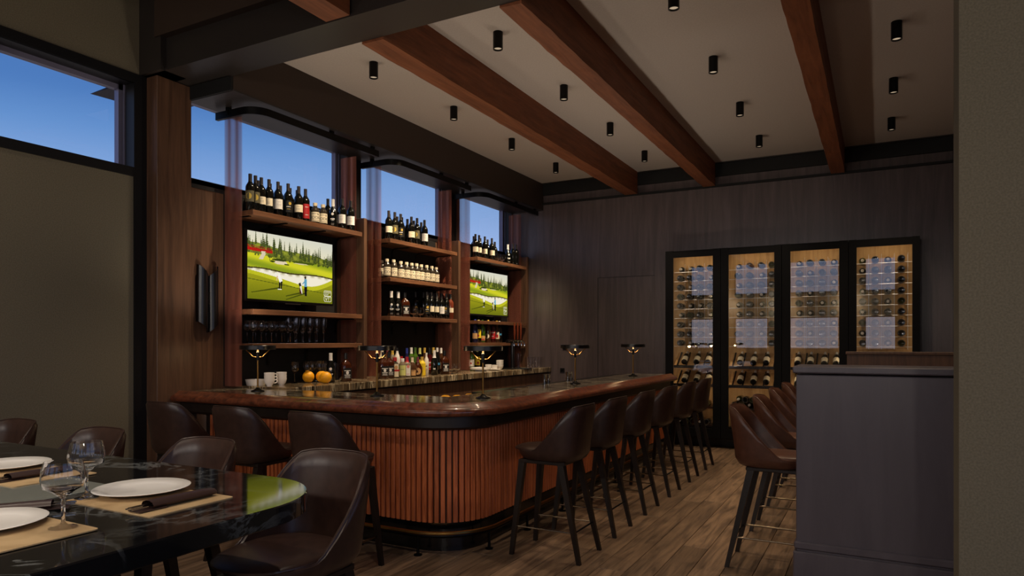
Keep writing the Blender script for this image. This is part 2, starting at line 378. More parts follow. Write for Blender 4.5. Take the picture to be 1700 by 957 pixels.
# right and rear walls
struct(MB().box(XR, XR + .15, 3.0, 9.0, -.1, ZC).build('wall_right', MT['backwall'], None, 0), 'dark panelled wall on the right')
struct(MB().box(.249, 3.0, 2.9, 3.1, -.1, 4.35).build('wall_partition', MT['plaster'], None, 0), 'olive plaster partition end on the right')
ws = MB(); ws.box(2.9, 3.1, -2.3, 2.9, -.1, .35); ws.box(2.9, 3.1, -2.3, 2.9, 3.5, 4.35); ws.box(2.9, 3.1, -2.3, -1.9, .35, 3.5); ws.box(2.9, 3.1, 2.6, 2.9, .35, 3.5); ws.box(2.9, 3.1, .2, .5, .35, 3.5)  # tall openings added on the unseen side to let daylight in
struct(ws.build('wall_side', MT['plaster'], None, 0), 'unseen plaster side wall with openings added for daylight')
rw = MB(); xs = [(-4.7, -3.95), (-3.5, -2.62), (-2.1, -.9), (-.33, .54), (1.1, 2.2)]
rw.box(-5.0, 3.1, -2.4, -2.2, -.1, 1.1); rw.box(-5.0, 3.1, -2.4, -2.2, 1.95, 2.57); rw.box(-5.0, 3.1, -2.4, -2.2, 3.43, 4.35)
px = -5.0
for a, b in xs + [(3.1, 3.1)]:
    rw.box(px, a, -2.4, -2.2, 1.1, 1.95); rw.box(px, a, -2.4, -2.2, 2.57, 3.43); px = b
struct(rw.build('wall_rear', MT['plaster'], None, 0), 'plaster wall of windows behind the viewer')
for k, (a, b) in enumerate(xs):
    e = struct(link('window_%d' % (k + 5), None, None, (a, -2.3, 1.1)), 'rear window pair behind the viewer, number %s from the plaster wall' % ORD[k])
    L = b - a; f = MB()
    for z in (0, 1.47):
        f.box(0, L, -.03, .03, z, z + .03); f.box(0, L, -.03, .03, z + .82, z + .85 + .01); f.box(0, .03, -.03, .03, z, z + .85); f.box(L - .03, L, -.03, .03, z, z + .85)
    f.build('window_frame', MT['frame'], e, 0)
# timber ceiling beams
for k, (a, b) in enumerate([(-3.011, -2.838), (-1.975, -1.825), (-.502, -.354)]):
    m = MB(); N = 40; rr = random.Random(k + 1)
    vs = []; 
    for i in range(N + 1):
        y = 3.53 + (8.84 - 3.53) * i / N; j = lambda s: rr.uniform(-s, s)
        vs += [(a + j(.003), y, 3.272 + j(.003)), (b + j(.003), y, 3.272 + j(.003)), (b, y, ZC + .01), (a, y, ZC + .01)]
    fs = [(3, 2, 1, 0), (N * 4, N * 4 + 1, N * 4 + 2, N * 4 + 3)]
    for i in range(N):
        for q in range(4): fs.append((i * 4 + q, i * 4 + (q + 1) % 4, i * 4 + 4 + (q + 1) % 4, i * 4 + 4 + q))
    o = m.add(vs, fs).build('ceiling_beam', MT['beam'], None, 0)
    tag(o, ('rough timber ceiling beam nearest the windows', 'rough timber ceiling beam in the middle of the ceiling', 'rough timber ceiling beam nearest the right wall')[k], 'beam', 'timber ceiling beams'); 
o = MB().box(-3.03, -2.84, -2.15, 3.215, 3.295, 3.6).build('ceiling_beam', MT['beam'], None, 0)
tag(o, 'short stretch of timber beam in front of the steel beam', 'beam')
# eaves outside the first window
ev = thing('roof_eave', 'grey roof eave and rafter tail outside the plaster wall window', 'eave', (-6.5, 4.0, 3.7))
MB().box(-.4, .9, -.05, 1.0, .195, .26).build('eave_panel', MT['roofmat'], ev, 0)
MB().box(-.15, .15, -.325, -.05, .115, .24).build('rafter_tail', MT['stucco'], ev, 0)
MB().add([(x_, y_, z_) for x_ in (-.2, .1) for y_, z_ in ((-.09, -.005), (.4, .01), (.4, .195), (.19, .195))], [(0, 1, 2, 3), (7, 6, 5, 4), (0, 4, 5, 1), (1, 5, 6, 2), (2, 6, 7, 3), (3, 7, 4, 0)]).build('eave_corner', MT['roofmat'], ev, 0)

# ================================================================== BAR
def bar_frames(x0=-4.715, y1=7.95, arcn=14, step=None):
    fr = []
    nS = 40; nL = 60
    for i in range(nS + 1): fr.append((x0 + (-2.55 - x0) * i / nS, 3.476, 0, -1))
    for i in range(1, arcn):
        a = -PI / 2 + PI / 2 * i / arcn; fr.append((-2.55 + .35 * math.cos(a), 3.826 + .35 * math.sin(a), math.cos(a), math.sin(a)))
    for i in range(nL + 1): fr.append((-2.2, 3.826 + (y1 - 3.826) * i / nL, 1, 0))
    return fr
FR = bar_frames()
def L_slab(m, off, z0, z1, ix, iy, frames=FR):
    """slab between the bar's outer line (+off) and the inner corner (ix, iy)"""
    rows = []
    for px, py, nx, ny in frames:
        ox, oy = px + nx * off, py + ny * off
        if nx == 0: q = (min(ox, ix), iy)
        elif ny == 0: q = (ix, max(oy, iy))
        else: q = (ix, iy)
        rows.append((ox, oy) + q)
    base = len(m.v)
    for a, b, c_, d in rows: m.v += [(a, b, z0), (a, b, z1), (c_, d, z1), (c_, d, z0)]
    for i in range(len(rows) - 1):
        A = base + i * 4; B = A + 4
        for k in range(4): m.f.append((A + k, B + k, B + (k + 1) % 4, A + (k + 1) % 4))
    m.f.append((base, base + 1, base + 2, base + 3)); E = base + (len(rows) - 1) * 4; m.f.append((E + 3, E + 2, E + 1, E))
    return m
bar = thing('bar_counter', 'L-shaped bar clad in upright reddish mahogany slats', 'bar counter', (-2.2, 3.476, 0))
def rel(o, root=None):
    o.matrix_parent_inverse = Matrix.Translation(-Vector((root or bar).location)); return o
BODY = bar_frames(-4.715, 7.93)
rel(L_slab(MB(), -.03, .19, .885, -2.6, 3.95, BODY).build('body', MT['darkwood'], bar, 30))
rel(MB().sweep(FR, [(.03, .765), (.045, .78), (.045, .856), (-.03, .856), (-.03, .765)]).build('fascia', MT['darkwood'], bar, 30))
rel(L_slab(MB(), -.053, 0, .2, -2.62, 3.93, BODY).build('plinth', MT['plinth'], bar, 30))
rel(MB().sweep(bar_frames(-4.44, 7.93), [(-.02, .19), (-.02, .78), (-.03, .78), (-.03, .19)]).build('backing', MT['darkwood'], bar, 30))
# slats, each its own piece
sm = MB()
sec = [(-.015, 0), (-.0145, .016), (-.011, .021), (.011, .021), (.0145, .016), (.015, 0)]
vs = [(a, -b, z) for z in (0, .58) for a, b in sec]
sm.add(vs, [tuple(range(5, -1, -1)), tuple(range(6, 12))] + [(i, (i + 1) % 6, 6 + (i + 1) % 6, 6 + i) for i in range(6)])
slat_me = sm.mesh('slat', MT['slat'], 0)
LS = -2.55 - (-4.44); LA = .35 * PI / 2; LL = 7.92 - 3.826; tot = LS + LA + LL; n = int(tot / .0395)
for i in range(n):
    s_ = (i + .5) * tot / n
    if s_ < LS: p, a = (-4.44 + s_, 3.496), 0
    elif s_ < LS + LA: a = (s_ - LS) / .35; p = (-2.55 + .33 * math.sin(a), 3.826 - .33 * math.cos(a))
    else: p, a = (-2.22, 3.826 + s_ - LS - LA), PI / 2
    rel(link('slat', slat_me, bar, (p[0], p[1], .19), a))
rel(MB().lathe([(0, .0), (.11, .0), (.11, .856), (0, .856)], 28, (-4.57, 3.60, 0)).build('end_post', MT['walnut'], bar))
# worktop: marble with a mahogany rail
wt = thing('bar_worktop', 'dark veined marble bar top edged with a rounded mahogany rail', 'worktop', (-2.2, 3.476, .886))
rel(L_slab(MB(), .045, .886, .926, -2.62, 3.97).build('marble_top', MT['barmarble'], wt, 30), wt)
rel(MB().sweep(FR, [(.03, .856), (.03, .924), (.045, .934), (.06, .932), (.078, .918), (.1, .908), (.118, .899), (.129, .885), (.129, .87), (.118, .858), (.1, .853)]).build('armrest_rail', MT['rail'], wt, 50), wt)
# drip ledge along the bartender side
o = MB().bbox(-2.80, -2.622, 4.56, 7.85, .80, .915, .004).build('drip_ledge', MT['blacksatin'], bar, 0); rel(o)
rel(MB().box(-2.80, -2.62, 4.05, 7.85, .0, .775).build('underbar_unit', MT['darkwood'], bar, 0))
# brass and black foot rail
ft = thing('foot_rail', 'black and brass foot rail running around the bar base', 'foot rail', (-2.175, 3.43, 0))
FF = [(px + nx * .045, py + ny * .045, .135) for px, py, nx, ny in bar_frames(-4.2, 7.85)]
rel(MB().tube(FF, .014, 8).build('rail', MT['brass'], ft), ft)
rel(MB().tube([(a, b, c_ - .012) for a, b, c_ in FF], .0145, 8).build('under_rail', MT['blackmetal'], ft), ft)
pm_ = MB().lathe([(.009, .006), (.009, .125)], 10).lathe([(0, 0), (.026, 0), (.026, .006), (.009, .009)], 14).mesh('post', MT['blackmetal'])
for p in [(-3.88, 3.431), (-2.95, 3.431), (-2.49, 3.431), (-2.17, 3.75)] + [(-2.155, 4.25 + .6 * i) for i in range(6)]:
    rel(link('post', pm_, ft, (p[0], p[1], 0)), ft)
# back bar
bb = thing('back_bar_cabinet', 'dark low cabinet run under the back bar worktop', 'cabinet', (-4.45, 6.4, 0))
rel(MB().box(XB + .03, -4.17, 4.0, YB - .03, 0, .875).build('body', MT['darkwood'], bb, 0), bb)
for i in range(7):
    a = 4.02 + i * .69
    d = rel(MB().bbox(-4.17, -4.15, a, a + .68, .1, .86, .003).build('door', MT['walnut'], bb, 0), bb)
bwt = MB().bbox(XB, -4.122, 3.975, YB, .875, .94, .004).build('back_bar_worktop', MT['edgemarble'], None, 0)
tag(bwt, 'streaky brown marble worktop under the bottle shelves', 'worktop')
CT = .926; BC = .94

# shelves
NAMEBAY = ['television bay beside the column', 'middle bay', 'far bay']
def shelf(y0, y1, z, label):
    e = thing('wall_shelf', label, 'shelf', (-4.6, (y0 + y1) / 2, z), 0, 'walnut bottle shelves')
    h = (y1 - y0) / 2
    MB().bbox(-.15, .146, -h, h, -.042, 0, .002).build('board', MT['shelfwood'], e, 0)
    bm = bracket_me
    for q in (-h + .02, -.38 * h, .32 * h, h - .06): link('bracket', bm, e, (0, q, -.042))
    return e
pb = MB()
arc = [(-.135, 0, -.15)] + [(-.135 + .05 - .05 * math.cos(t), 0, -.06 + .05 * math.sin(t)) for t in (0, .4, .8, 1.2, PI / 2)] + [(.09, 0, -.008)]
for (a, b) in zip(arc, arc[1:]):
    pb.add([(a[0], -.012, a[2]), (a[0], .012, a[2]), (b[0], .012, b[2]), (b[0], -.012, b[2]), (a[0] - .006, -.012, a[2] + .007), (a[0] - .006, .012, a[2] + .007), (b[0] - .003, .012, b[2] + .008), (b[0] - .003, -.012, b[2] + .008)],
           [(0, 1, 2, 3), (7, 6, 5, 4), (0, 3, 7, 4), (1, 5, 6, 2), (0, 4, 5, 1), (3, 2, 6, 7)])
bracket_me = pb.mesh('bracket', MT['blackmetal'], 0)
SH = {(0, 2.375): 'high walnut shelf of wine bottles above the nearer television', (0, 1.572): 'walnut shelf just below the nearer television', (0, 1.292): 'walnut shelf of stemmed glasses below the nearer television',
      (1, 2.375): 'top walnut shelf of the middle bay', (1, 1.974): 'second walnut shelf of the middle bay with white labelled bottles', (1, 1.572): 'lowest walnut shelf of the middle bay',
      (2, 2.375): 'high walnut shelf above the far television', (2, 1.572): 'walnut shelf just below the far television', (2, 1.292): 'lowest walnut shelf of the far bay above the beer taps'}
SY = [(3.895, 5.222), (5.657, 6.935), (7.406, 8.765)]
for (k, z), lb in SH.items(): shelf(SY[k][0], SY[k][1], z, lb)

# mesh curtains and their tracks
cm = MB(); nx = 17; wid = .183; zp = .0064; nz = int(2.20 / zp); pit = wid / nx
for i in range(nx + 1):
    pts = []
    for j in range(nz + 1):
        sgn = 1 if (i + j) % 2 else -1
        xx = i * pit + sgn * pit * .5
        pts.append((xx, .004 * math.sin(xx * 70) + .0018 * sgn, j * zp))
    base = len(cm.v); r = .0024
    for (a, b, c_) in pts: cm.v += [(a - r, b - r, c_), (a + r, b - r, c_), (a + r, b + r, c_), (a - r, b + r, c_)]
    for j in range(nz):
        A = base + j * 4
        for q in range(4): cm.f.append((A + q, A + (q + 1) % 4, A + 4 + (q + 1) % 4, A + 4 + q))
me = bpy.data.meshes.new('mesh_curtain'); me.from_pydata(cm.v, [], cm.f); me.materials.append(MT['copper'])
CURT = [(3.866, 'copper diamond-mesh curtain left of the nearer television'), (5.245, 'copper mesh curtain on the fin right of the nearer television'), (5.63, 'copper mesh curtain on the left of the middle bay'),
        (6.955, 'copper mesh curtain on the fin right of the middle bay'), (7.378, 'copper mesh curtain left of the far television'), (8.775, 'copper mesh curtain next to the back wall')]
for y, lb in CURT: tag(link('mesh_curtain', me, None, (-4.742, y, .942)), lb, 'curtain', 'copper mesh curtains')
for k, (a, b) in enumerate([(3.85, 5.27), (5.615, 6.98), (7.36, 8.80)]):
    t = thing('curtain_track', 'black curved curtain track over the %s' % NAMEBAY[k], 'curtain track', (-4.4, a, 3.1), 0, 'curtain tracks')
    fr = []
    R = .14; xo = -4.30; y0_ = a - .07
    for i in range(6): fr.append((-4.74 + (xo - R + 4.74) * i / 5, y0_, 0, -1))
    for i in range(1, 8): q = -PI / 2 + PI / 2 * i / 8; fr.append((xo - R + R * math.cos(q), y0_ + R + R * math.sin(q), math.cos(q), math.sin(q)))
    for i in range(8): fr.append((xo, y0_ + R + (b - y0_ - R) * i / 7, 1, 0))
    rel(MB().sweep(fr, [(-.014, 3.10), (-.014, 3.16), (.014, 3.16), (.014, 3.10)]).build('rail', MT['blackmetal'], t, 30), t)
    for (hx, hy) in ((-4.6, y0_), (xo, a + .55 * (b - a)), (xo, b - .08)):
        rel(MB().box(hx - .012, hx + .012, hy - .02, hy + .02, 3.12, SOF - .012).build('hanger', MT['blackmetal'], t, 0), t)

# ------------------------------------------------------------------ televisions
def golf():
    """flat picture on the screens: two golfers on a green in front of a pond, conifers behind"""
    NXp, NYp = 288, 162
    rr = random.Random(5); A = 16 / 9
    def mixc(a, b, t): t = max(0, min(1, t)); return tuple(a[i] + (b[i] - a[i]) * t for i in range(3))
    def seg(u, v, x0, y0, x1, y1, w0, w1):
        dx, dy = (x1 - x0) * A, y1 - y0; t = (((u - x0) * A) * dx + (v - y0) * dy) / (dx * dx + dy * dy)
        if t < 0 or t > 1: return False
        return math.hypot((u - x0) * A - t * dx, v - y0 - t * dy) < w0 + (w1 - w0) * t
    def ell(u, v, x, y, a, b): return ((u - x) / a) ** 2 + ((v - y) / b) ** 2 < 1
    trees = sorted([(rr.random(), rr.uniform(.009, .02), rr.uniform(.10, .24), rr.uniform(-.10, .01)) for _ in range(60)], key=lambda q: -q[3])
    bush = [(rr.random(), rr.uniform(.60, .80), rr.uniform(.008, .022), rr.random()) for _ in range(80)]
    img = []
    for j in range(NYp):
        v = (j + .5) / NYp; line = []
        for i in range(NXp):
            u = (i + .5) / NXp; n = rr.uniform(-1, 1)
            h1 = .84 - .12 * u + .012 * math.sin(u * 11)                     # foot of the tree line
            fair = .66 - .05 * u + .02 * math.sin(u * 8 + 1)                 # far edge of the fairway
            bank = .465 - .035 * u + .012 * math.sin(u * 10)                 # far bank of the pond
            shore = .43 - .17 * min(1, (u / .62)) ** 1.2 + (.0 if u < .72 else 1.1 * (u - .72) ** 1.6)   # near shore
            if v > h1: c = mixc((226, 220, 190), (212, 212, 196), (v - h1) * 4)
            elif v > fair: c = mixc((150, 156, 48), (86, 96, 34), .5 + .3 * n + .4 * math.sin(u * 37 + v * 20) * math.sin(v * 53))
            elif v > bank: c = mixc((206, 204, 40), (128, 146, 30), .42 + .5 * math.sin(u * 5 + v * 26) + .06 * n)
            elif v > shore: c = mixc((240, 232, 210), (140, 132, 84), max(0, (v - bank + .06) * 15) * (.45 + .55 * math.sin(u * 70)))
            elif v > shore - .055 - .02 * u: c = mixc((206, 202, 38), (168, 170, 30), .5 + .3 * n)
            else: c = mixc((152, 150, 26), (94, 100, 18), (.32 - v) * 2.4 + .07 * n)
            if bank - .016 < v < bank + .006 + .004 * n: c = (70, 62, 30)
            for x, y, r, k in bush:
                if y < h1 and (u - x) ** 2 + ((v - y) / A) ** 2 < r * r and y > fair - .03: c = mixc((62, 74, 24), (146, 148, 50), k * .6 + .25 * n + (v - y) * 8)
            for x, w, th, dz in trees:
                b = h1 + dz - .02; q = (v - b) / th
                if 0 < q < 1 and abs(u - x) < w * (1.05 - q) * (.75 + .35 * math.sin(v * 230 + x * 90)): c = mixc((44, 56, 26), (108, 112, 52), .35 + .3 * n + .3 * (u - x) / w)
            if u < .27 and .715 - .04 * u < v < .765 - .07 * u: c = (184, 30, 22) if n > -.6 else (120, 40, 24)
            if u < .27 and .765 - .07 * u < v < .80 - .08 * u: c = (150, 24, 20) if n > 0 else c
            if abs(u - (.15 + .35 * (v - .62) * (1 if v < .7 else .6))) < .022 and .60 < v < .72: c = (214, 200, 168)
            if ell(u, v, .36, .585, .075, .032): c = (222, 206, 172)
            if ell(u, v, .345, .622, .085, .018) or ell(u, v, .27, .59, .03, .014) or ell(u, v, .43, .565, .03, .012): c = (56, 66, 20)
            if ell(u, v, .63, .625, .14, .02): c = (70, 84, 22)
            if ell(u, v, .60, .603, .09, .008): c = (210, 196, 150)
            if abs(v - (.30 - .15 * u)) < .005: c = (84, 92, 22)                # mowing edge
            for q in ((.35, .195, .04, .095, .012, .006), (.60, .145, .42, .075, .014, .008), (.645, .14, .42, .02, .012, .007)):
                if seg(u, v, *q): c = (70, 76, 16)
            # golfer bending over the ball
            if seg(u, v, .352, .30, .345, .175, .017, .012) or seg(u, v, .372, .30, .366, .175, .017, .012): c = (24, 22, 20)
            if seg(u, v, .366, .29, .335, .395, .032, .03): c = (244, 240, 230)
            if seg(u, v, .325, .375, .315, .30, .01, .008): c = (216, 176, 140)
            if ell(u, v, .305, .40, .014, .024): c = (240, 234, 220)
            if ell(u, v, .35, .172, .024, .008): c = (236, 232, 224)
            # golf bag and caddie
            if seg(u, v, .592, .255, .60, .13, .026, .03): c = (226, 218, 206) if (u - .6) * 40 + (v - .2) * 9 > -.3 else (70, 22, 24)
            if seg(u, v, .58, .30, .592, .25, .024, .02): c = (34, 30, 34)
            if seg(u, v, .648, .26, .652, .10, .02, .012) or seg(u, v, .662, .26, .664, .10, .02, .012): c = (20, 18, 20)
            if seg(u, v, .655, .25, .655, .37, .026, .03): c = (96, 160, 190)
            if seg(u, v, .645, .33, .615, .285, .01, .008): c = (90, 150, 182)
            if ell(u, v, .652, .395, .013, .024): c = (52, 40, 34)
            line.append(c)
        img.append(line)
    return NXp, NYp, img
NXp, NYp, gc = golf()
# corner logo: two rounded tiles with lettering
def stroke(pts, th, val=(250, 244, 226)):
    for (x0, y0), (x1, y1) in zip(pts, pts[1:]):
        n_ = int(max(abs(x1 - x0) * NXp, abs(y1 - y0) * NYp) * 2) + 2
        for q in range(n_ + 1):
            a = (x0 + (x1 - x0) * q / n_) * NXp; b = (y0 + (y1 - y0) * q / n_) * NYp
            for da in range(-th, th + 1):
                for db in range(-th, th + 1):
                    i, j = int(a) + da, int(b) + db
                    if 0 <= i < NXp and 0 <= j < NYp and da * da + db * db <= th * th + .5: gc[j][i] = val
for (a, b, c_, d) in ((.892, .125, .985, .215), (.892, .035, .985, .12)):
    stroke([(a + .01, b), (c_ - .01, b), (c_, b + .015), (c_, d - .015), (c_ - .01, d), (a + .01, d), (a, d - .015), (a, b + .015), (a + .01, b)], 0)
for k in range(5): stroke([(.905 + k * .015, .178), (.912 + k * .015, .198)], 0)
for k in range(3): stroke([(.905 + k * .015, .145), (.912 + k * .015, .162)], 0)
stroke([(.908, .10), (.919, .055), (.93, .10)], 0); stroke([(.936, .10), (.962, .10)], 0); stroke([(.949, .10), (.949, .055)], 0)
TVW, TVH = 1.0, .565
sv = [(.0, -TVW / 2 + TVW * i / NXp, -TVH / 2 + TVH * j / NYp) for j in range(NYp + 1) for i in range(NXp + 1)]
sf = [(j * (NXp + 1) + i, j * (NXp + 1) + i + 1, (j + 1) * (NXp + 1) + i + 1, (j + 1) * (NXp + 1) + i) for j in range(NYp) for i in range(NXp)]
sme = bpy.data.meshes.new('screen'); sme.from_pydata(sv, [], sf)
ca = sme.color_attributes.new('picture', 'FLOAT_COLOR', 'CORNER')
buf = []
for j in range(NYp):
    for i in range(NXp):
        q = srgb(*[max(0, min(255, w)) for w in gc[j][i]]); buf += list(q) * 4
ca.data.foreach_set('color', buf)
m, t, b = new_mat('screen_picture'); t.nodes.remove(b)
at = t.nodes.new('ShaderNodeAttribute'); at.attribute_name = 'picture'; em = t.nodes.new('ShaderNodeEmission'); em.inputs[1].default_value = 1.0
t.links.new(at.outputs['Color'], em.inputs[0]); t.links.new(em.outputs[0], t.nodes['Material Output'].inputs[0]); sme.materials.append(m)
def tv(y, label):
    e = thing('television', label, 'television', (-4.6, y, 1.66), 0, 'televisions between the shelves')
    z = TVH / 2 + .005
    MB().bbox(-.035, -.002, -TVW / 2 - .012, TVW / 2 + .012, z - TVH / 2 - .02, z + TVH / 2 + .012, .003).build('housing', MT['blacksatin'], e, 0)
    link('screen', sme, e, (0, 0, z))
    b_ = MB(); b_.box(-.004, .004, -TVW / 2 - .012, TVW / 2 + .012, z - TVH / 2 - .02, z - TVH / 2); b_.box(-.004, .004, -TVW / 2 - .012, TVW / 2 + .012, z + TVH / 2, z + TVH / 2 + .012)
    b_.box(-.004, .004, -TVW / 2 - .012, -TVW / 2, z - TVH / 2, z + TVH / 2); b_.box(-.004, .004, TVW / 2, TVW / 2 + .012, z - TVH / 2, z + TVH / 2); b_.build('bezel', MT['blacksatin'], e, 0)
    MB().box(-.004, .006, -.09, .09, z - TVH / 2 - .028, z - TVH / 2 - .02).build('sensor_bar', MT['steel'], e, 0)
    for q in (-.22, .2): MB().box(-.15, -.035, q - .02, q + .02, -.09, TVH + .06).build('wall_mount', MT['blackmetal'], e, 0)
tv(4.462, 'television showing golfers by a pond, nearer the wood column'); tv(7.955, 'television showing golfers by a pond, nearer the back wall')

# ------------------------------------------------------------------ bottles
def text_me(s, size, mat, R=None, name='lettering'):
    cu = bpy.data.curves.new('t', 'FONT'); cu.body = s; cu.size = size; cu.align_x = 'CENTER'; cu.align_y = 'CENTER'
    ob = bpy.data.objects.new('t', cu); COL.objects.link(ob)
    bpy.context.view_layer.update()
    me = bpy.data.meshes.new_from_object(ob.evaluated_get(bpy.context.evaluated_depsgraph_get()))
    bpy.data.objects.remove(ob)
    for v in me.vertices:
        x, y = v.co.x, v.co.y
        if R: v.co = (R * math.cos(x / R), R * math.sin(x / R), y)
        else: v.co = (0, x, y)
    me.materials.clear(); me.materials.append(mat); me.name = name
    return me
def patch(R, z0, z1, half, n=10):
    m = MB(); vs = []
    for z in (z0, z1):
        for i in range(n + 1): a = -half + 2 * half * i / n; vs.append((R * math.cos(a), R * math.sin(a), z))
    return m.add(vs, [(i, i + 1, n + 2 + i, n + 1 + i) for i in range(n)])
PROF = dict(
    wine=[(0, 0), (.034, 0), (.0375, .004), (.0375, .188), (.034, .204), (.022, .224), (.0145, .238), (.0135, .25), (.0135, .296), (0, .297)],
    slim=[(0, 0), (.028, 0), (.031, .004), (.031, .19), (.026, .215), (.014, .245), (.0125, .26), (.0125, .297), (0, .298)],
    jar=[(0, 0), (.034, 0), (.038, .005), (.038, .125), (.034, .14), (.018, .16), (.0155, .168), (.0155, .19), (0, .19)],
    apoth=[(0, 0), (.036, 0), (.04, .005), (.04, .12), (.036, .15), (.02, .185), (.0145, .205), (.0145, .265), (0, .266)],
    sq=[(0, 0), (.043, 0), (.047, .005), (.047, .148), (.04, .17), (.02, .192), (.0155, .202), (.0155, .256), (0, .257)],
    round=[(0, 0), (.03, 0), (.045, .012), (.05, .05), (.044, .1), (.026, .135), (.0135, .155), (.0125, .21), (0, .211)],
    tall=[(0, 0), (.033, 0), (.036, .004), (.036, .15), (.031, .185), (.016, .225), (.013, .245), (.013, .292), (0, .293)])
KIND = {}
def kind(key, prof, glassm, capm, cap=(.0, .0), label=None, deco=(), square=False, scale=1.0):
    KIND[key] = dict(prof=prof, g=glassm, c=capm, cap=cap, label=label, deco=deco, square=square, scale=scale, cache=None)
W_ = (.238, .30)
kind('cream', 'wine', 'dark', 'capwine', W_, ('cream', .07, .135, 1.25), [('bar', 'ink', .118, .12, .3), ('bar', 'ink', .1, .1015, .5), ('bar', 'ink', .09, .0915, .5)])
kind('white', 'wine', 'dark', 'capwine', W_, ('wlabel', .06, .145, 1.3), [('bar', 'grey', .12, .1215, .35), ('bar', 'grey', .1, .1012, .5), ('bar', 'grey', .09, .0912, .4)])
kind('gold', 'wine', 'dark', 'capwine', W_, ('olive', .07, .16, 1.2), [('disc', 'gold', .115, .024, 0)])
kind('black', 'wine', 'dark', 'capwine', W_, ('blk', .05, .15, 1.3), [('disc', 'capg', .125, .012, .3), ('bar', 'inkw', .095, .1, .5), ('bar', 'capg', .075, .079, .4)])
kind('redl', 'wine', 'dark', 'capwine', W_, ('red', .03, .16, .8), [('bar', 'inkw', .13, .134, .4), ('bar', 'inkw', .06, .064, .4)])
kind('plain', 'wine', 'dark', 'capwine', W_, None)
kind('rose', 'wine', 'rose', 'grey', W_, ('cream', .08, .135, .9))
kind('greycap', 'wine', 'dark', 'grey', W_, ('cream', .075, .14, 1.1))
kind('blackg', 'wine', 'dark', 'grey', W_, ('blk', .05, .15, 1.3), [('disc', 'capg', .125, .014, .2), ('bar', 'inkw', .095, .1, .5), ('bar', 'capg', .075, .079, .4)])
kind('vodka', 'jar', 'smoke', 'capw', (.166, .195), ('cream', .022, .108, 1.5), [('text', 'VODKA', .036, .056, 0), ('bar', 'ink', .03, .034, .9), ('text', 'PREMIUM', .014, .092, -.35), ('tri', 'ink', .082, .1, .45)])
kind('whisky', 'sq', 'amber', 'capb', (.205, .262), ('blk', .03, .125, 1.5), [('bar', 'inkw', .098, .104, .55), ('disc', 'inkw', .082, .014, 0), ('bar', 'inkw', .058, .064, .5), ('bar', 'inkw', .045, .05, .45), ('bar', 'inkw', .035, .038, .5)], True)
kind('apoth', 'apoth', 'dark', 'wlabel', (.2, .268), None, [('disc', 'inkw', .125, .012, 0), ('bar', 'inkw', .075, .083, .5), ('bar', 'inkw', .066, .07, .35), ('bar', 'grey', .02, .038, .35)])
kind('herbal', 'jar', 'smoke', 'capr', (.168, .205), ('cream', .012, .14, .85), [('disc', 'tan', .105, .018, 0), ('bar', 'red', .066, .084, .85)], True)
kind('lime', 'jar', 'clear', 'wlabel', (.16, .195), ('lime', .02, .125, 1.0), [('bar', 'green', .08, .084, .5)])
kind('pinky', 'jar', 'clear', 'capr', (.15, .21), ('wlabel', .015, .12, .8), [('disc', 'pink', .11, .016, 0), ('bar', 'red', .03, .034, .4)], True)
kind('tanl', 'round', 'brown', 'capw', (.15, .2), ('tan', .012, .07, .8), [('bar', 'amber', .06, .064, .5)])
kind('roundl', 'round', 'amber', 'capp', (.15, .2), None, [('disc', 'tan', .055, .034, 0)])
kind('yellow', 'jar', 'yellow', 'capg', (.16, .2), ('yellow', .01, .13, 1.4), [('disc', 'tan', .08, .012, 0)])
kind('whiteb', 'slim', 'white', 'capb', (.27, .3), None, [('bar', 'grey', .13, .14, .4), ('disc', 'tan', .09, .008, .2)])
kind('whites', 'slim', 'white', 'wlabel', (.27, .3), None, [('bar', 'grey', .12, .13, .4), ('disc', 'tan', .08, .008, .2)], False, .82)
kind('blackw', 'apoth', 'dark', 'wlabel', (.185, .268), None, [('bar', 'inkw', .06, .075, .3)])
kind('champ', 'wine', 'dark', 'capw', (.2, .30), ('tan', .06, .12, 1.0))
kind('plum', 'wine', 'brown', 'capp', (.235, .30), ('tan', .06, .13, 1.0))
kind('sun', 'wine', 'clear', 'capg', (.235, .30), ('yellow', .06, .14, 1.2), [('bar', 'red', .1, .11, .6)])
kind('navy', 'tall', 'blue', 'capblue', (.24, .296), ('tan', .05, .12, 1.0))
kind('cranb', 'wine', 'green', 'wlabel', (.235, .30), ('wlabel', .05, .14, 1.3), [('disc', 'red', .09, .012, 0)])
kind('greenb', 'wine', 'green', 'green', (.235, .30), ('tan', .03, .09, 1.0), [('bar', 'red', .035, .05, .7)])
kind('yell', 'tall', 'dark', 'lime', (.23, .295), ('yellow', .06, .17, 1.2), [('disc', 'red', .09, .014, 0)])
kind('oval', 'tall', 'brown', 'capg', (.24, .296), None, [('disc', 'cream', .085, .028, 0)])
kind('redt', 'tall', 'redbottle', 'capb', (.225, .296), ('red', .05, .15, 1.2), [('bar', 'inkw', .125, .137, .9), ('bar', 'inkw', .08, .086, .5)])
kind('bluel', 'tall', 'dark', 'wlabel', (.25, .296), ('bluel', .1, .125, 1.3), [('bar', 'tan', .05, .09, .5)])
kind('whitecap', 'tall', 'brown', 'wlabel', (.235, .296), ('wlabel', .08, .15, 1.3), [('bar', 'red', .11, .115, .5)])
kind('oran', 'tall', 'brown', 'capg', (.235, .296), ('cream', .05, .14, 1.0), [('bar', 'red', .065, .11, .4)])
LCACHE = {}
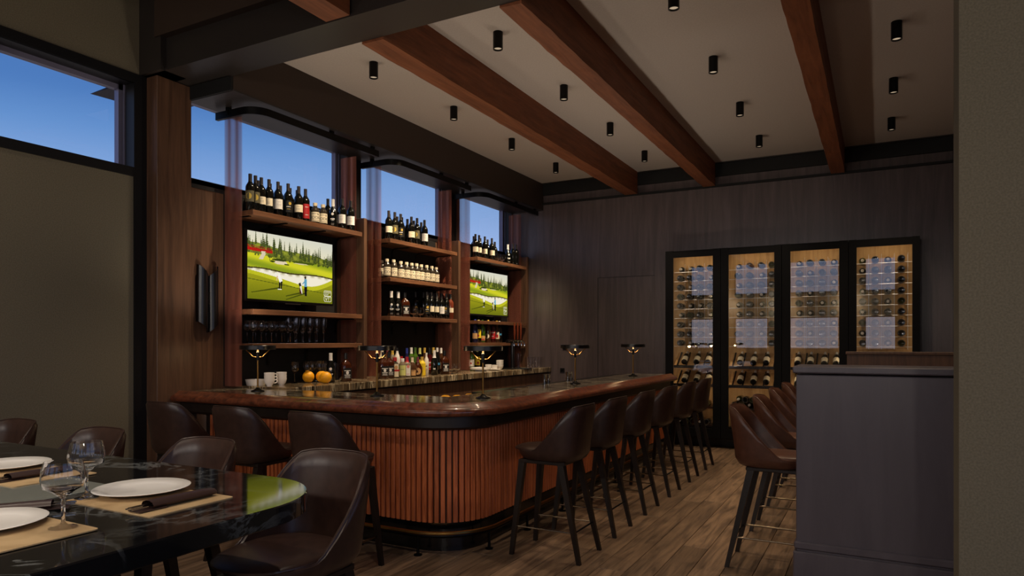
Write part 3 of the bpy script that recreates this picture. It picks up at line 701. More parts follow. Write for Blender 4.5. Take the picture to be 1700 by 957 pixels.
def make_kind(key):
    K = KIND[key]
    if K['cache']: return K['cache']
    prof = PROF[K['prof']]; parts = []
    if K['square']:
        m = MB(); n_ = 24; idx = []
        for r, z in prof:
            row = []
            for i in range(n_):
                a = 2 * PI * i / n_; ee = 5 if r > .03 else 2
                q = (abs(math.cos(a)) ** ee + abs(math.sin(a)) ** ee) ** (-1 / ee); row.append(len(m.v)); m.v.append((r * q * math.cos(a), r * q * math.sin(a), z))
            idx.append(row)
        for A, B in zip(idx, idx[1:]):
            for i in range(n_): m.f.append((A[i], A[(i + 1) % n_], B[(i + 1) % n_], B[i]))
        body = m
    else: body = MB().lathe(prof, 18)
    parts.append(('glass_body', body.mesh('glass_body', BT[K['g']], 50)))
    a, b = K['cap']; rn = prof[-2][0]
    if b:
        if K['prof'] == 'jar' and b - a < .04: cp = MB().lathe([(0, b), (.019, b), (.0195, b - .003), (.0195, a), (0, a)], 14)
        else:
            def rad(z):
                for (r0, z0), (r1, z1) in zip(prof, prof[1:]):
                    if z0 <= z <= z1 and z1 > z0: return r0 + (r1 - r0) * (z - z0) / (z1 - z0)
                return rn
            cp = MB().lathe([(0, b), (rn + .0008, b), (rn + .0012, b - .004)] + [(rad(a + (b - .006 - a) * q) + .001, a + (b - .006 - a) * q) for q in (.9, .6, .3, .1, 0)], 14)
        parts.append(('cap', cp.mesh('cap', BT[K['c']], 40)))
    Rm = max(r for r, z in prof)
    R0 = Rm + .0006; subs = []
    if K['label']:
        lm, z0, z1, half = K['label']
        if K['square']: p_ = MB().add([(R0, -.79 * Rm * min(1, half), z0), (R0, .79 * Rm * min(1, half), z0), (R0, .79 * Rm * min(1, half), z1), (R0, -.79 * Rm * min(1, half), z1)], [(0, 1, 2, 3)])
        else: p_ = patch(R0, z0, z1, half)
        parts.append(('paper_label', p_.mesh('paper_label', BT[lm], 0)))
    for d in K['deco']:
        R1 = Rm + .0011
        if d[0] == 'bar':
            p_ = patch(R1, d[2], d[3], d[4], 6)
            if K['square']: p_ = MB().add([(R1, -.68 * Rm * d[4] / .6, d[2]), (R1, .68 * Rm * d[4] / .6, d[2]), (R1, .68 * Rm * d[4] / .6, d[3]), (R1, -.68 * Rm * d[4] / .6, d[3])], [(0, 1, 2, 3)])
            parts.append(('print', p_.mesh('print', BT[d[1]], 0)))
        elif d[0] == 'disc':
            zc, rr, a0 = d[2], d[3], d[4]; m = MB(); vs = []
            for i in range(14):
                t_ = 2 * PI * i / 14; yy, zz = rr * math.cos(t_), rr * 1.1 * math.sin(t_)
                if K['square']: vs.append((R1 + .0003, yy, zc + zz))
                else: R2 = R1 + .0004; vs.append((R2 * math.cos(a0 + yy / R2), R2 * math.sin(a0 + yy / R2), zc + zz))
            parts.append(('emblem', m.add(vs, [tuple(range(14))]).mesh('emblem', BT[d[1]], 0)))
        elif d[0] == 'text':
            me_ = text_me(d[1], d[2], BT['ink'], R1)
            for v in me_.vertices:
                x, y = v.co.x, v.co.y; v.co.x = x * math.cos(d[4]) - y * math.sin(d[4]); v.co.y = x * math.sin(d[4]) + y * math.cos(d[4]); v.co.z += d[3]
            parts.append(('lettering', me_))
        elif d[0] == 'tri':
            a0 = d[4]; q = []
            for yy, zz in ((-.006, d[2]), (.006, d[2]), (0, d[3])): q.append((R1 * math.cos(a0 + yy / R1), R1 * math.sin(a0 + yy / R1), zz))
            parts.append(('emblem', MB().add(q, [(0, 1, 2)]).mesh('emblem', BT['ink'], 0)))
    K['cache'] = parts
    return parts
DESC = dict(cream='dark wine bottle with small cream label', white='dark wine bottle with large white label', gold='dark wine bottle with gold crest label', black='dark wine bottle with black label',
            redl='dark wine bottle with narrow red label', plain='dark unlabelled wine bottle', rose='amber rosé bottle with cream label', greycap='grey-capped wine bottle with cream label', blackg='grey-capped wine bottle with black label',
            vodka='squat bottle with cream vodka label', whisky='square whiskey bottle with black label', apoth='black bottle with white neck and print', herbal='square bottle with cream label, red band',
            lime='clear bottle with pale green label', pinky='square clear bottle with red cap', tanl='round brown bottle with tan label', roundl='round amber bottle with oval label', yellow='bright yellow bottle',
            whiteb='slim white bottle with black cap', whites='short slim white bottle', blackw='black bottle with white cap', champ='dark bottle with long cream capsule', plum='brown bottle with plum capsule', sun='clear bottle with yellow label',
            navy='navy blue bottle with blue cap', cranb='green bottle with white label', greenb='green bottle with tan label', yell='dark bottle with big yellow label', oval='brown bottle with cream oval label',
            redt='dark red bottle with red label', bluel='dark bottle with blue band', whitecap='brown bottle with white label', oran='brown bottle with gold cap')
def bottle(key, x, y, z, where, group, turn=None, sc=None):
    parts = make_kind(key)
    a = math.atan2(-y, -x) + (turn if turn is not None else random.uniform(-.45, .45)) + (.6 if key == 'vodka' else 0)
    if KIND[key]['square']: a = math.atan2(-y * .5, -x) + (turn or 0)
    e = thing('bottle', (DESC[key] + ', ' + where), 'bottle', (x, y, z), a, group)
    s = sc or KIND[key]['scale'] * random.uniform(.985, 1.015); e.scale = (s, s, s)
    for n_, me_ in parts: link(n_, me_, e)
    return e
def row(keys, ys, x, z, where, group, jx=0, turn=None):
    n_ = len(ys)
    for i, (k, y) in enumerate(zip(keys, ys)):
        bottle(k, x + random.uniform(-jx, jx), y, z, where % ORD[i], group, turn)
GT = 'bottles on the high shelf over the nearer television'
row(['gold', 'gold', 'cream', 'cream', 'white', 'black', 'cream', 'redl', 'vodka', 'vodka', 'apoth', 'white', 'white'], [3.93, 3.985, 4.046, 4.125, 4.223, 4.338, 4.458, 4.544, 4.663, 4.757, 4.89, 5.021, 5.135],
    -4.525, 2.375, '%s from left, front row above nearer television', GT, .004)
row(['plain'] * 6, [4.115, 4.245, 4.36, 4.472, 4.56, 4.951], -4.645, 2.375, '%s from left, back row above nearer television', GT)
GT = 'wine bottles on the top shelf of the middle bay'
row(['cream', 'gold', 'black', 'cream', 'gold', 'white'], [5.72, 5.82, 5.924, 6.112, 6.219, 6.36], -4.525, 2.375, '%s from left, front row of middle top shelf', GT, .004)
row(['plain'] * 6, [5.88, 6.02, 6.104, 6.204, 6.325, 6.467], -4.645, 2.375, '%s from left, back row of middle top shelf', GT)
GT = 'cream capped bottles on the second middle shelf'
row(['vodka'] * 10, [5.69, 5.805, 5.929, 6.03, 6.123, 6.212, 6.297, 6.401, 6.502, 6.593], -4.525, 1.974, '%s from left, front of second middle shelf', GT, .003)
row(['vodka'] * 4, [5.75, 5.98, 6.16, 6.45], -4.64, 1.974, '%s from left, back of second middle shelf', GT)
GT = 'bottles on the lowest middle shelf'
row(['apoth', 'apoth', 'whisky', 'blackg', 'greycap', 'greycap', 'white', 'blackg', 'rose'], [5.762, 5.884, 6.0, 6.412, 6.502, 6.603, 6.698, 6.807, 6.89], -4.525, 1.572, '%s from left, front of lowest middle shelf', GT, .003)
row(['black', 'plain', 'plain', 'plain'], [6.36, 6.515, 6.623, 6.722], -4.645, 1.572, '%s from left, back of lowest middle shelf', GT)
GT = 'bottles on the high shelf over the far television'
row(['cream', 'cream', 'cream', 'cream', 'apoth', 'plain', 'plain'], [7.47, 7.56, 7.705, 7.888, 8.331, 8.48, 8.58], -4.525, 2.375, '%s from left, front row above far television', GT)
row(['plain', 'black', 'plain', 'plain'], [7.624, 7.792, 7.982, 8.179], -4.645, 2.375, '%s from left, back row above far television', GT)
GT = 'liqueurs on the lowest shelf of the far bay'
row(['navy', 'yell', 'greenb', 'oval', 'redt', 'oran', 'bluel'], [7.47, 7.555, 7.65, 7.80, 7.93, 8.03, 8.10], -4.53, 1.292, '%s from left on shelf below far television', GT)
GT = 'spirits standing on the back bar worktop'
row(['whisky', 'whisky', 'herbal', 'lime', 'pinky', 'tanl', 'roundl', 'yellow', 'whites', 'blackw', 'whisky'], [5.374, 5.466, 5.561, 5.683, 5.764, 5.855, 5.955, 6.03, 6.11, 6.258, 6.46], -4.32, BC, '%s from left, front row on back worktop', GT, .003, 0)
row(['champ', 'plum', 'sun', 'whiteb', 'pinky', 'navy', 'cranb', 'greenb', 'yell', 'oval', 'redt', 'oran', 'bluel', 'whitecap'], [5.526, 5.613, 5.693, 5.773, 5.845, 5.94, 6.018, 6.09, 6.175, 6.265, 6.36, 6.435, 6.512, 6.59], -4.455, BC, '%s from left, back row on back worktop', GT)
bottle('apoth', -4.33, 4.651, BC, 'beside the three oranges', GT, 0); bottle('whisky', -4.33, 4.847, BC, 'near the first walnut fin', GT, 0)
row(['cranb', 'yell'], [7.5, 7.64], -4.6, BC, '%s from left behind the bar corner lamp', GT)

# ------------------------------------------------------------------ glassware and china
def glass_thing(name, me_, loc, label, cat, group):
    return tag(link(name, me_, None, loc), label, cat, group)
def wine_me(h, r, stem, bowl0, rim, foot=.034):
    out = [(0, 0), (foot, 0), (foot, .002), (foot * .4, .005), (.004, .012), (.0035, stem), (.006, bowl0 - .004), (r * .55, bowl0 + .01), (r * .9, bowl0 + (h - bowl0) * .25), (r, bowl0 + (h - bowl0) * .48), (r * .96, bowl0 + (h - bowl0) * .72), (rim, h)]
    t_ = .0012; inn = [(rim - t_, h), (r * .96 - t_, bowl0 + (h - bowl0) * .72), (r - t_, bowl0 + (h - bowl0) * .48), (r * .9 - t_, bowl0 + (h - bowl0) * .25 + .001), (r * .55 - t_, bowl0 + .012), (0, bowl0 + .002)]
    return MB().lathe(out + inn, 28).mesh('wine_glass', MT['glass'], 60)
def tumbler_me(h, r0, r1, name='tumbler'):
    return MB().lathe([(0, 0), (r0, 0), (r1, h), (r1 - .0015, h), (r0 - .002, .008), (0, .008)], 20).mesh(name, MT['glass'], 50)
wg = wine_me(.19, .036, .09, .095, .026, .03); fl_me = MB().lathe([(0, 0), (.028, 0), (.028, .002), (.004, .01), (.0035, .085), (.012, .1), (.024, .15), (.027, .18), (.025, .225), (.0238, .225), (.0258, .18), (.0228, .15), (.01, .103), (0, .1)], 20).mesh('champagne_flute', MT['glass'], 60)
for i, y in enumerate([3.935, 4.022, 4.13, 4.242, 4.337]):
    glass_thing('wine_glass', wg, (-4.50, y, 1.292), 'stemmed wine glass under the nearer television, %s from the left in front' % ORD[i], 'wine glass', 'wine glasses on the near shelf')
    glass_thing('wine_glass', wg, (-4.60, y + .03, 1.292), 'stemmed wine glass under the nearer television, %s from the left in the row behind' % ORD[i], 'wine glass', 'wine glasses on the near shelf')
for i, y in enumerate([4.42, 4.50, 4.585, 4.67, 4.755]):
    glass_thing('champagne_flute', fl_me, (-4.51, y, 1.292), 'champagne flute under the nearer television, %s from the left in front' % ORD[i], 'flute', 'champagne flutes on the near shelf')
    glass_thing('champagne_flute', fl_me, (-4.60, y - .01, 1.292), 'champagne flute under the nearer television, %s from the left in the row behind' % ORD[i], 'flute', 'champagne flutes on the near shelf')
for i, y in enumerate([4.407, 4.536, 4.617, 4.685, 4.755]): glass_thing('wine_glass', wg, (-4.52 + .02 * (i % 2), y, BC), 'empty wine glass standing behind the oranges, %s from left' % ORD[i], 'wine glass', 'wine glasses on the worktop')
tg = tumbler_me(.16, .028, .034, 'highball_glass')
for i, y in enumerate([4.814, 4.906, 5.03, 5.13, 5.2]): glass_thing('highball_glass', tg, (-4.63, y, BC), 'clear highball glass behind the whiskey by the first fin, %s from left' % ORD[i], 'glass', 'highball glasses on the worktop')
sn = MB().lathe([(0, 0), (.025, 0), (.025, .002), (.005, .008), (.004, .02), (.03, .035), (.044, .06), (.042, .085), (.032, .115), (.0308, .115), (.0408, .085), (.0425, .06), (.029, .037), (0, .026)], 20).mesh('snifter_glass', MT['glass'], 60)
for i, (x, y, z) in enumerate([(-4.50, 6.119, 1.572), (-4.50, 6.249, 1.572)]): glass_thing('snifter_glass', sn, (x, y, z), 'round snifter glass on the lowest middle shelf, %s of the pair' % ('left', 'right')[i], 'glass', 'snifters on the middle shelf')
for i, (x, y, z) in enumerate([(-4.52, 8.05, 2.375), (-4.52, 8.17, 2.375)]): glass_thing('snifter_glass', sn, (x, y, z), 'round snifter glass on the high shelf over the far television, %s of the pair' % ('left', 'right')[i], 'glass', 'snifters on the far shelf')
for i, (y) in enumerate([6.58, 6.68]): glass_thing('snifter_glass', sn, (-4.3, y, BC), 'round snifter glass on the worktop by the middle fin, %s of the pair' % ('left', 'right')[i], 'glass', 'snifters on the worktop')
pg = tumbler_me(.15, .027, .038, 'pint_glass')
for i, y in enumerate([8.40, 8.49, 8.58, 8.67, 8.76]): glass_thing('pint_glass', pg, (-4.25, y, BC), 'clear beer glass at the end of the worktop, %s from the taps' % ORD[i], 'glass', 'beer glasses by the taps')
glass_thing('pint_glass', MB().lathe([(0, 0), (.03, 0), (.024, .05), (.036, .2), (.0345, .2), (.022, .05), (.026, .012), (0, .012)], 20).mesh('pilsner_glass', MT['glass'], 50), (-4.38, 8.37, BC), 'tall curved beer glass beside the tap tower', 'glass', None)
jg = MB().lathe([(0, 0), (.016, 0), (.02, .04), (.012, .042), (.022, .09), (.0205, .09), (.01, .044), (0, .044)], 16).mesh('jigger', MT['chrome'])
for i, (x, y) in enumerate([(-2.72, 5.72), (-2.72, 5.80), (-2.72, 6.25), (-2.72, 6.33)]): tag(link('jigger', jg, None, (x, y, .915)), 'small steel jigger on the black bar ledge, %s from the corner' % ORD[i], 'jigger', 'jiggers on the bar ledge')
# oranges
om = MB().lathe([(0, 0), (.02, .003), (.038, .016), (.05, .036), (.053, .052), (.05, .069), (.038, .089), (.02, .1), (.004, .1015), (0, .1)], 20).mesh('orange', MT['orange'], 180)
st = MB().lathe([(0, .1035), (.004, .1035), (.005, .1), (0, .099)], 8).mesh('stem_button', BT['greenb' if False else 'green'])
for x, y, z, lb in [(-4.50, 4.55, BC, 'whole orange on the back bar, leftmost of three'), (-4.43, 4.645, BC, 'whole orange on the back bar, in the middle of three and partly hidden'), (-4.29, 4.545, BC, 'whole orange on the back bar, in front of its neighbour beside the black bottle')]:
    e = thing('orange', lb, 'orange', (x, y, z), random.uniform(0, 6), 'oranges on the back bar'); link('peel', om, e); link('stem_button', st, e)
for i, (x, y) in enumerate([(-2.87, 4.08), (-2.80, 4.2), (-2.73, 4.25), (-2.72, 4.4)]):
    e = thing('orange', 'orange behind the inner bar ledge, %s from the left' % ORD[i], 'orange', (x, y, .815), i, 'oranges behind the bar ledge'); link('peel', om, e); link('stem_button', st, e)
tray = MB().bbox(-2.98, -2.64, 4.02, 4.50, .78, .815, .004).build('fruit_tray', MT['blacksatin'], None, 0); tag(tray, 'black fruit tray behind the bar corner holding oranges', 'tray')
# cups
def cup_me(r=.042, h=.062):
    return MB().lathe([(0, 0), (r * .5, 0), (r * .52, .004), (r * .85, h * .35), (r, h * .75), (r * 1.02, h), (r * .97, h), (r * .94, h * .75), (r * .8, h * .38), (0, .008)], 24).mesh('bowl', MT['china'], 60)
cme = cup_me()
hm = MB().tube([(.04, 0, .05), (.055, 0, .052), (.062, 0, .042), (.058, 0, .028), (.038, 0, .022)], .0045, 8).mesh('handle', MT['china'])
def cup(x, y, z, rz, label, group):
    e = thing('coffee_cup', label, 'cup', (x, y, z), rz, group); link('bowl', cme, e); link('handle', hm, e)
for k, (x, y, rz) in enumerate([(-4.45, 4.06, .9), (-4.45, 4.19, 2.6)]):
    for j in range(3): cup(x, y, CT + .014 + j * .024, rz + j * .1, 'white coffee cup in the %s stack by the near lamp, %s' % (('left', 'right')[k], ('bottom of three', 'middle of three', 'top of three')[j]), 'stacked coffee cups by the near lamp')
dish = MB().lathe([(0, 0), (.07, 0), (.075, .006), (.085, .05), (.081, .05), (.071, .008), (0, .006)], 28).mesh('serving_bowl', MT['china'], 50)
tag(link('serving_bowl', dish, None, (-4.62, 4.07, BC)), 'shallow white bowl behind the stacked cups by the mesh curtain', 'bowl')
plt = MB().lathe([(0, 0), (.07, 0), (.075, .01), (.1, .012), (.13, .02), (.13, .042), (.124, .042), (.122, .024), (0, .02)], 32).mesh('cake_stand', MT['china'], 40)
tag(link('cake_stand', plt, None, (-4.40, 7.38, BC)), 'round white serving dish behind the middle lamp', 'dish')
sau = MB().lathe([(0, 0), (.035, 0), (.06, .006), (.078, .014), (.076, .016), (.035, .006), (0, .005)], 28).mesh('saucer', MT['china'], 60)
tag(link('saucer', sau, None, (-4.33, 7.62, BC)), 'white saucer under a cup on the far worktop', 'saucer'); cup(-4.33, 7.62, BC + .006, 3.6, 'single white cup on a saucer on the far worktop', None)
tag(link('saucer', sau, None, (-4.48, 7.72, BC)), 'white saucer with a cup behind the single cup', 'saucer'); cup(-4.48, 7.72, BC + .006, 2.6, 'white cup on the rear saucer of the far worktop', None)
for k, (x, y) in enumerate([(-4.36, 7.80), (-4.42, 7.93)]):
    for j in range(3): cup(x, y, BC + j * .03, 2 + k, 'white cup in the %s stack near the beer taps, %s' % (('nearer', 'farther')[k], ('bottom', 'middle', 'top')[j]), 'stacked cups near the beer taps')
# beer taps
bt_ = thing('beer_tap_tower', 'black beer tap tower with three tall handles', 'beer tap', (-4.36, 8.16, BC))
MB().bbox(-.12, .12, -.17, .17, 0, .012, .003).build('drip_tray', MT['blacksatin'], bt_, 0)
MB().lathe([(0, .012), (.03, .012), (.026, .02), (.026, .36), (0, .36)], 18).build('column', MT['blacksatin'], bt_)
MB().tube([(0, -.16, .37), (0, .2, .37)], .024, 14).build('head', MT['blacksatin'], bt_)
for q in (-.12, -.0, .09, .18): MB().tube([(.02, q, .37), (.07, q, .37), (.085, q, .35), (.09, q, .31)], .009, 8).build('faucet', MT['chrome'], bt_)
for q in (.0, .09, .18): MB().lathe([(0, .39), (.008, .39), (.01, .43), (.015, .47), (.013, .60), (.009, .62), (0, .62)], 10, (.03, q, 0)).build('tap_handle', BT['rose'], bt_)
tag(MB().bbox(-4.24, -4.115, 8.02, 8.26, .94, .95, .003).build('bar_mat', MT['black'], None, 0), 'black rubber bar mat on the worktop edge before the taps', 'bar mat')

# ------------------------------------------------------------------ table lamps on the bar
def lamp(x, y, label, rz):
    e = thing('table_lamp', label, 'lamp', (x, y, CT), rz, 'slim brass lamps on the bar')
    MB().lathe([(0, 0), (.05, 0), (.05, .006), (.03, .012), (.016, .022), (.009, .03), (0, .03)], 24).build('base', MT['blackmetal'], e)
    MB().lathe([(.0065, .028), (.0065, .26)], 12).build('stem', MT['brass'], e)
    MB().lathe([(0, .235), (.011, .24), (.012, .28), (.009, .30), (.005, .302), (0, .302)], 12).build('socket', MT['blackmetal'], e)
    for s in (-1, 1): MB().tube([(0, s * .012, .262), (0, s * .035, .265), (0, s * .085, .318)], .0032, 8).build('arm', MT['brass'], e)
    MB().lathe([(.128, .320), (.132, .321), (.132, .350), (.129, .353), (0, .354), (0, .351), (.124, .349), (.127, .346), (.127, .322), (.128, .320)], 40).build('shade', MT['blacksatin'], e, 40)
    MB().lathe([(0, .302), (.005, .304), (.007, .312), (.005, .318), (0, .32)], 12).build('bulb', MT['bulb'], e)
    ld = bpy.data.lights.new('lamp_light', 'POINT'); ld.energy = TABLE_LAMP_W; ld.color = (1, .66, .34); ld.shadow_soft_size = .02
    lo = bpy.data.objects.new('lamp_light', ld); COL.objects.link(lo); lo.parent = e; lo.location = (.03, 0, .312)
    lu = bpy.data.lights.new('added_uplight', 'SPOT'); lu.energy = UP_FILL_W; lu.color = (1, .86, .70); lu.spot_size = math.radians(150); lu.spot_blend = .6; lu.shadow_soft_size = .06  # upward fill added to brighten the ceiling, not part of the lamp
    lv = bpy.data.objects.new('added_uplight', lu); COL.objects.link(lv); lv.parent = e; lv.location = (0, 0, .37); lv.rotation_euler = (PI, 0, 0)
for (x, y), lb in zip([(-4.212, 3.729), (-3.105, 3.796), (-2.347, 3.973), (-2.41, 5.706), (-2.389, 7.285)],
                      ['slim black and brass lamp by the stacked cups', 'slim black and brass lamp in front of the middle bay', 'slim black and brass lamp at the rounded bar corner', 'slim black and brass lamp halfway along the long bar', 'slim black and brass lamp nearest the wine cabinets']):
    lamp(x, y, lb, math.atan2(y, x) )

# ------------------------------------------------------------------ wall sconce
sc = thing('wall_sconce', 'black double half-pipe wall sconce on the walnut panel', 'wall light', (XB, 3.69, 1.405))
def halfpipe(y0, r, z0, z1, cut):
    m = MB(); n_ = 14
    for th in (r, r - .004):
        for top in (0, 1):
            for i in range(n_ + 1):
                a = -PI / 2 + PI * i / n_ ; yy = math.sin(a); m.v.append((.012 + th * math.cos(a), y0 + th * yy, (z1 + cut * yy) if top else (z0 + cut * yy)))
    q = n_ + 1
    for i in range(n_):
        m.f += [(i, i + 1, q + i + 1, q + i), (2 * q + i, 3 * q + i, 3 * q + i + 1, 2 * q + i + 1), (i, 2 * q + i, 2 * q + i + 1, i + 1), (q + i, q + i + 1, 3 * q + i + 1, 3 * q + i)]
    return m
halfpipe(-.045, .048, .02, .47, -.045).build('pipe', MT['blacksatin'], sc); halfpipe(.05, .048, .02, .47, .045).build('pipe', MT['blacksatin'], sc)
MB().bbox(0, .014, -.09, .095, .06, .43, .002).build('back_plate', MT['blackmetal'], sc, 0)
MB().box(.014, .04, -.03, .03, .2, .3).build('lamp_holder', MT['blackmetal'], sc, 0)

# ================================================================== SEATING
def bucket(Wd, D, H, drop, lean, th, dome, nexp=3.15, N=64):
    m = MB(); rings = []
    def outline(ph, k):
        c_, s_ = math.cos(ph), math.sin(ph)
        return k * D / 2 * math.copysign(abs(c_) ** (2 / nexp), c_), k * Wd / 2 * math.copysign(abs(s_) ** (2 / nexp), s_)
    rim = []
    for i in range(N):
        x, y = outline(2 * PI * i / N, 1); t_ = (D / 2 - x) / D
        q = max(0, min(1, (t_ - .30) / .60)); q = (q * q * (3 - 2 * q) * .45 + .55 * q) ** 1.25
        edge = 1 - .085 * (abs(y) / (Wd / 2)) ** 4 if t_ > .6 else 1
        rim.append((x, y, t_, .012 + H * q * edge))
    def ring(fz, k, base=None):
        r_ = []
        for (x, y, t_, hz) in rim:
            z = fz(hz, t_); f = max(0, z) / H
            xx = k(0, t_) * x - lean * f ** 1.3 * t_; yy = k(1, t_) * y * (.90 + .10 * min(1, f * 1.6) - .05 * f * f)
            r_.append(len(m.v)); m.v.append((xx, yy, z))
        rings.append(r_)
    cst = lambda v: (lambda a, t_: v)
    ring(lambda h_, t_: -drop, cst(.35)); ring(lambda h_, t_: -drop, cst(.78)); ring(lambda h_, t_: -drop * .75, cst(.90)); ring(lambda h_, t_: -drop * .3, cst(.97))
    for q in (0, .2, .4, .6, .8, .94): ring(lambda h_, t_, q=q: h_ * q, cst(1.0))
    thx, thy = 1 - 2 * th / D, 1 - 2 * th / Wd
    ring(lambda h_, t_: h_, lambda a, t_: (1 + thx) / 2 + .008 if a == 0 else (1 + thy) / 2 + .008)
    for q in (.95, .8, .6, .4, .2): ring(lambda h_, t_, q=q: max(h_ * q, .004), lambda a, t_: thx if a == 0 else thy)
    ring(lambda h_, t_: .006, cst(.86)); ring(lambda h_, t_: .012 + dome * .6, cst(.72)); ring(lambda h_, t_: .012 + dome, cst(.4))
    for A, B in zip(rings, rings[1:]):
        for i in range(N): m.f.append((A[i], A[(i + 1) % N], B[(i + 1) % N], B[i]))
    m.f.append(tuple(reversed(rings[0]))); m.f.append(tuple(rings[-1]))
    pip = [Vector(m.v[i]) for i in rings[10]]
    return m, pip
def pad(Wd, D, th, nose):
    m = MB(); N = 40; rings = []
    for k, z in ((.3, 0), (.9, 0), (.98, th * .35), (.98, th * .6), (.9, th * .95), (.6, th * 1.15), (.25, th * 1.2)):
        r_ = []
        for i in range(N):
            a = 2 * PI * i / N; c_, s_ = math.cos(a), math.sin(a)
            x = k * (D / 2) * math.copysign(abs(c_) ** .8, c_) + (nose if c_ > 0 else 0) * k * abs(c_); y = k * Wd / 2 * math.copysign(abs(s_) ** .8, s_)
            r_.append(len(m.v)); m.v.append((x, y, z))
        rings.append(r_)
    for A, B in zip(rings, rings[1:]):
        for i in range(N): m.f.append((A[i], A[(i + 1) % N], B[(i + 1) % N], B[i]))
    m.f.append(tuple(reversed(rings[0]))); m.f.append(tuple(rings[-1]))
    return m
def make_stool(leather, label, group):
    e = thing('bar_stool', label, 'bar stool', (0, 0, 0), 0, group)
    m, pip = bucket(.41, .41, .285, .05, .038, .022, .006)
    o = m.build('shell', leather, e, 60); o.location = (0, 0, .632)
    o2 = MB().tube(pip, .0035, 6, closed=True).build('piping', leather, o)
    p_ = pad(.35, .36, .026, .045).build('seat_pad', leather, e, 60); p_.location = (.03, 0, .634)
    MB().bbox(-.13, .17, -.15, .15, .565, .587, .004).build('seat_frame', MT['darkwood'], e, 0)
    top = {}
    for sx, sy in ((1, 1), (1, -1), (-1, 1), (-1, -1)):
        fx = .215 if sx > 0 else -.232; tx = .155 if sx > 0 else -.10
        MB().leg((fx, sy * .166, 0), (tx, sy * .128, .585), .024, .04).build('leg', MT['darkwood'], e, 0)
    zz = .175; f = zz / .585
    P_ = lambda sx, sy: ((.215 + (.155 - .215) * f) if sx > 0 else (-.232 + (-.10 + .232) * f), sy * (.166 + (.128 - .166) * f), zz)
    for a, b in (((1, 1), (-1, 1)), ((1, -1), (-1, -1))): MB().tube([P_(*a), P_(*b)], .0055, 8).build('foot_bar', MT['rodbrass'], e)
    MB().tube([P_(-1, 1), P_(-1, -1)], .0055, 8).build('back_bar', MT['blackmetal'], e)
    return e
LG = 'stools along the long side of the bar'
s0 = make_stool(MT['leather'], 'brown leather bar stool on the long side, nearest the bar corner', LG)
s0.location = (-1.78, 3.888, 0); s0.rotation_euler = (0, 0, PI)
LBL = ['nearest', 'second from the bar corner', 'third from the bar corner', 'fourth from the bar corner', 'fifth from the bar corner', 'sixth and farthest from the bar corner']
for i, y in enumerate([4.516, 5.195, 5.87, 6.564, 7.245]):
    dup(s0, (-1.785, y, 0), PI, 'brown leather bar stool on the long side, ' + LBL[i + 1], LG)
SG = 'stools along the short side of the bar'
for i, (x, y) in enumerate([(-4.0, 2.98), (-3.375, 2.98), (-2.73, 2.96)]):
    dup(s0, (x, y, 0), PI / 2, ('brown leather bar stool seen from behind beside the column', 'brown leather bar stool seen from behind, middle of the short side', 'brown leather bar stool seen from behind, short side nearest the bar corner')[i], SG)
RG = 'stools at the high counter on the right'
r0 = make_stool(MT['leatherlight'], 'brown leather stool facing the end panel, nearest of the right row', RG); r0.location = (-.55, 4.27, 0)
for i, y in enumerate([5.12, 5.93, 6.74]):
    dup(r0, (-.55, y, 0), 0, 'brown leather stool in the right row, %s behind the end panel' % ('second', 'third', 'fourth')[i], RG)
CG = 'leather stools at the marble table'
for i, (x, y) in enumerate([(-1.655, 1.60), (-2.30, 1.60), (-2.985, 1.60), (-3.67, 1.60)]):
    dup(s0, (x, y, 0), -PI / 2, ('dark brown leather stool at the rounded table corner, nearest the viewer', 'dark brown leather stool across the table, second from the rounded corner', 'dark brown leather stool across the table, third from the rounded corner', 'dark brown leather stool across the table, farthest by the plaster wall')[i], CG)

# ================================================================== DINING TABLE
TZ = .92
tb = thing('dining_table', 'large black marble high dining table with rounded corners', 'table', (-2.5, .9, 0))
def rrect(x0, x1, y0, y1, r, n_=14):
    P_ = []
    for cx_, cy_, a0 in ((x1 - r, y1 - r, 0), (x0 + r, y1 - r, PI / 2), (x0 + r, y0 + r, PI), (x1 - r, y0 + r, 1.5 * PI)):
        for i in range(n_ + 1): a = a0 + PI / 2 * i / n_; P_.append((cx_ + r * math.cos(a), cy_ + r * math.sin(a)))
    return P_
def slab(m, fn, zs):
    rings = []
    for ins, z in zs: rings.append((fn(ins), z))
    n_ = len(rings[0][0]); base = len(m.v)
    for P_, z in rings: m.v += [(a, b, z) for a, b in P_]
    for k in range(len(rings) - 1):
        for i in range(n_): m.f.append((base + k * n_ + i, base + k * n_ + (i + 1) % n_, base + (k + 1) * n_ + (i + 1) % n_, base + (k + 1) * n_ + i))
    m.f.append(tuple(base + i for i in reversed(range(n_)))); m.f.append(tuple(base + (len(rings) - 1) * n_ + i for i in range(n_)))
    return m
rel(slab(MB(), lambda i: rrect(-4.2 + i, -1.25 - i, .38 + i, 1.42 - i, .27 - i), [(.003, TZ - .047), (0, TZ - .044), (0, TZ - .003), (.003, TZ)]).build('marble_top', MT['tablemarble'], tb, 20), tb)
rel(MB().bbox(-3.6, -1.95, .72, 1.08, .05, TZ - .047, .01).build('pedestal', MT['darkwood'], tb, 0), tb)
rel(MB().bbox(-3.8, -1.8, .6, 1.2, 0, .05, .01).build('base', MT['blackmetal'], tb, 0), tb)
rn_ = MB().bbox(-3.2, -1.808, .66, 1.125, TZ, TZ + .0015, .0006).build('table_sheet', MT['sheet'], None, 0); tag(rn_, 'pale grey runner strip lying on the marble table', 'table runner')  # thin pale grey rectangle on the table top
mat_me = slab(MB(), lambda i: rrect(-.165 + i, .165 - i, -.112 + i, .112 - i, .01), [(0, 0), (0, .0025)]).mesh('placemat', MT['mat'], 20)
